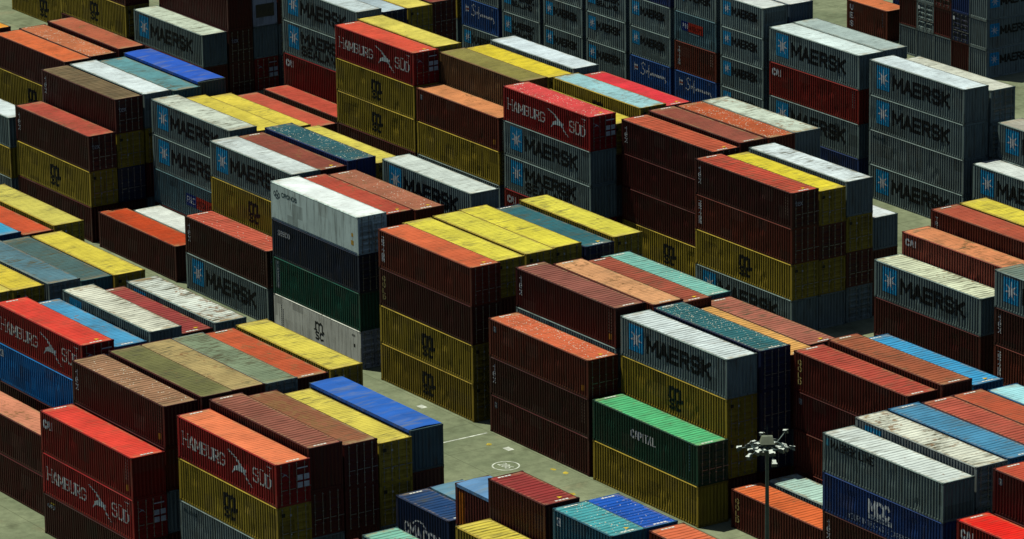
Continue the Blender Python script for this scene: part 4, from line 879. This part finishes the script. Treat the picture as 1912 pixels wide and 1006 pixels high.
for si, (x, y, ztot, k, types, roof, flags, short, rotz) in enumerate(STACKS):
    ty = types.split(); n = len(ty); h = ztot / n
    for lv in range(n):
        top = lv == n - 1; t = ty[lv]; below = n - 1 - lv
        if (si, lv) in NOT_SEEN: continue
        hid = (si, lv) in HIDDEN
        if hid: label, group = 'container hidden wholly inside the stacks', 'containers hidden inside the stacks'
        else:
            group = TYPES[t][2] + ' containers stacked in the yard'
            label = ('container under the ' if 'roof' in short or 'tarpaulin' in short or 'strip' in short else 'uppermost container of the ' if 'column' in short or 'stack' in short or 'doors' in short or ' top' in short or ' end ' in short else '') + short
            if below:
                label = TYPES[t][1] + ' ' + ORD[below] + ' the ' + short
                if len(label.split()) > 16: label = TYPES[t][2] + ' container ' + ORD[below] + ' the ' + short
        fl = flags if top else ('p' if short.startswith('nearest column') else '')
        if short.startswith('nearest column'): fl = 'p'
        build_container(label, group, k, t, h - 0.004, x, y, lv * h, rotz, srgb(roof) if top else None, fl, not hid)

# ---------------------------------------------------------------- ground and painted markings
g = MB(); g.quad((-1500, -1500, 0), (1500, -1500, 0), (1500, 1500, 0), (-1500, 1500, 0))
tag(link('ground', g.mesh('ground', M_GROUND)), kind='structure')
def paint(name, polys, mat, z=0.004):
    b = MB()
    for i, p in enumerate(polys): b.poly([(x_, y_, z + 0.0004 * (i % 6)) for x_, y_ in p])
    return tag(link(name, b.mesh(name, mat)), kind='structure')
def line(x0, y0, x1, y1, w): return stroke([(x0, y0), (x1, y1)], w)
paint('painted_line', line(-12.6, -16.2, -12.6, -0.3, .16), M_LINE)
paint('painted_line', line(14.2, -16.2, 14.2, -0.6, .16), M_LINE)
cx, cy = -5.9, -3.1
ring = [q for q in stroke(arc(cx, cy, .92, .92, 0, 360, 28), .10)]
num = word('286', cx - .56, cy - .28, .56, .28, .13, .085)
paint('painted_bay_number', ring + num, M_LINE, 0.005)
for (mx, my) in ((-9.2, -1.2), (3.2, -2.4), (-20.6, -1.0)):
    paint('painted_square', [[(mx, my), (mx + .75, my), (mx + .75, my + .5), (mx, my + .5)]], M_LINE)
rr = random.Random(4)
for (mx, my) in ((-10.4, -1.5), (1.6, -2.7), (-3.4, -.9), (-2.3, -.6), (6.2, -1.3), (7.2, -.9)):
    paint('yellow_marking', [[(mx + .32 * math.cos(a) * rr.uniform(.5, 1.2), my + .24 * math.sin(a) * rr.uniform(.5, 1.2)) for a in [i * PI / 5 for i in range(10)]]], M_YEL)

# ---------------------------------------------------------------- high mast light in front of the bays
mast = bpy.data.objects.new('high_mast_light', None); C.objects.link(mast); MX, MY, MH = 71.7, -38.2, 29.6
mast.location = (MX, MY, 0); tag(mast, 'tall dark lamp mast crowned with a cluster of white floodlights', 'lamp mast')
b = MB(); b.tube((0, 0, 0), (0, 0, MH - .2), 0.26, 0.085, 16)
link('pole', b.mesh('pole', M_MAST), mast)
b = MB(); R1 = 0.78
for i in range(20):
    a0, a1 = 2 * PI * i / 20, 2 * PI * (i + 1) / 20
    b.tube((R1 * math.cos(a0), R1 * math.sin(a0), MH - .1), (R1 * math.cos(a1), R1 * math.sin(a1), MH - .1), .045, .045, 6)
for i in range(6):
    a0 = 2 * PI * i / 6; b.tube((0.1 * math.cos(a0), .1 * math.sin(a0), MH - .1), (R1 * math.cos(a0), R1 * math.sin(a0), MH - .1), .035, .035, 6)
link('head_ring', b.mesh('head_ring', M_MAST), mast)
b = MB(); vs = [(-.36, -.32, MH + .08), (.36, -.32, MH + .08), (.36, .32, MH + .08), (-.36, .32, MH + .08), (-.27, -.10, MH + .44), (.27, -.10, MH + .44), (.27, .10, MH + .44), (-.27, .10, MH + .44)]
b.v = vs; b.f = [(0, 3, 2, 1), (4, 5, 6, 7), (0, 1, 5, 4), (1, 2, 6, 5), (2, 3, 7, 6), (3, 0, 4, 7)]
wc = link('winch_cover', b.mesh('winch_cover', M_COVER), mast); wc.rotation_euler = (0, 0, math.radians(58))
b = MB()
b.v = [(-.11, 0, .0), (.11, 0, .0), (.17, -.30, -.10), (-.17, -.30, -.10), (-.10, 0, .17), (.10, 0, .17), (.15, -.27, .13), (-.15, -.27, .13)]
b.f = [(3, 2, 1, 0), (4, 7, 6, 5), (0, 1, 5, 4), (1, 2, 6, 5), (2, 3, 7, 6), (3, 0, 4, 7)]
b.tube((0, .0, .08), (0, .16, .08), .05, .04, 8); b.box(-.135, -.118, -.20, -.02, .02, .22); b.box(.118, .135, -.20, -.02, .02, .22)
FL = b.mesh('floodlight', M_HOUS)
b = MB(); b.v = [(-.12, .02, .195), (.12, .02, .195), (.17, -.31, .150), (-.17, -.31, .150), (-.12, .02, .215), (.12, .02, .215), (.17, -.31, .170), (-.17, -.31, .170)]
b.f = [(0, 1, 2, 3), (7, 6, 5, 4), (0, 4, 5, 1), (1, 5, 6, 2), (2, 6, 7, 3), (3, 7, 4, 0)]
TOP = b.mesh('visor', M_LAMP)
b = MB(); b.quad((-.15, -.294, -.09), (.15, -.294, -.09), (.13, -.276, .12), (-.13, -.276, .12))
LN = b.mesh('lens', M_LENS)
fr = random.Random(9)
spots = [(R1 + .05, 2 * PI * i / 10 + .2, fr.uniform(-.08, .08)) for i in range(10)] + [(.46, 2 * PI * i / 7, fr.uniform(-.10, .02)) for i in range(7)] + [(1.30, a, dz) for a, dz in ((.45, .15), (1.75, .45), (2.75, .20), (3.9, -.15), (5.0, -.10), (5.9, -.35))]
for r_, a, dz in spots:
    o = link('floodlight', FL, mast, loc=(r_ * math.cos(a), r_ * math.sin(a), MH - .2 + dz)); o.rotation_euler = (fr.uniform(-.15, .5), fr.uniform(-.2, .2), a + PI / 2 + fr.uniform(-.6, .6)); o.scale = (.82, .82, .82)
    link('visor', TOP, o); link('lens', LN, o)
    if r_ > 1.2:
        b = MB(); b.tube((.7 * math.cos(a), .7 * math.sin(a), MH - .1), (r_ * math.cos(a), r_ * math.sin(a), MH - .14 + dz), .028, .028, 6)
        link('bracket', b.mesh('bracket', M_MAST), mast)
b = MB()
for i in range(3): b.tube((.16 * math.cos(2.1 * i), .16 * math.sin(2.1 * i), MH - .15), (.05 * math.cos(2.1 * i), .05 * math.sin(2.1 * i), MH + .1), .012, .012, 5)
b.tube((0, 0, MH + .5), (0, 0, MH + 1.05), .016, .006, 5)
link('lightning_rod', b.mesh('lightning_rod', M_MAST), mast)
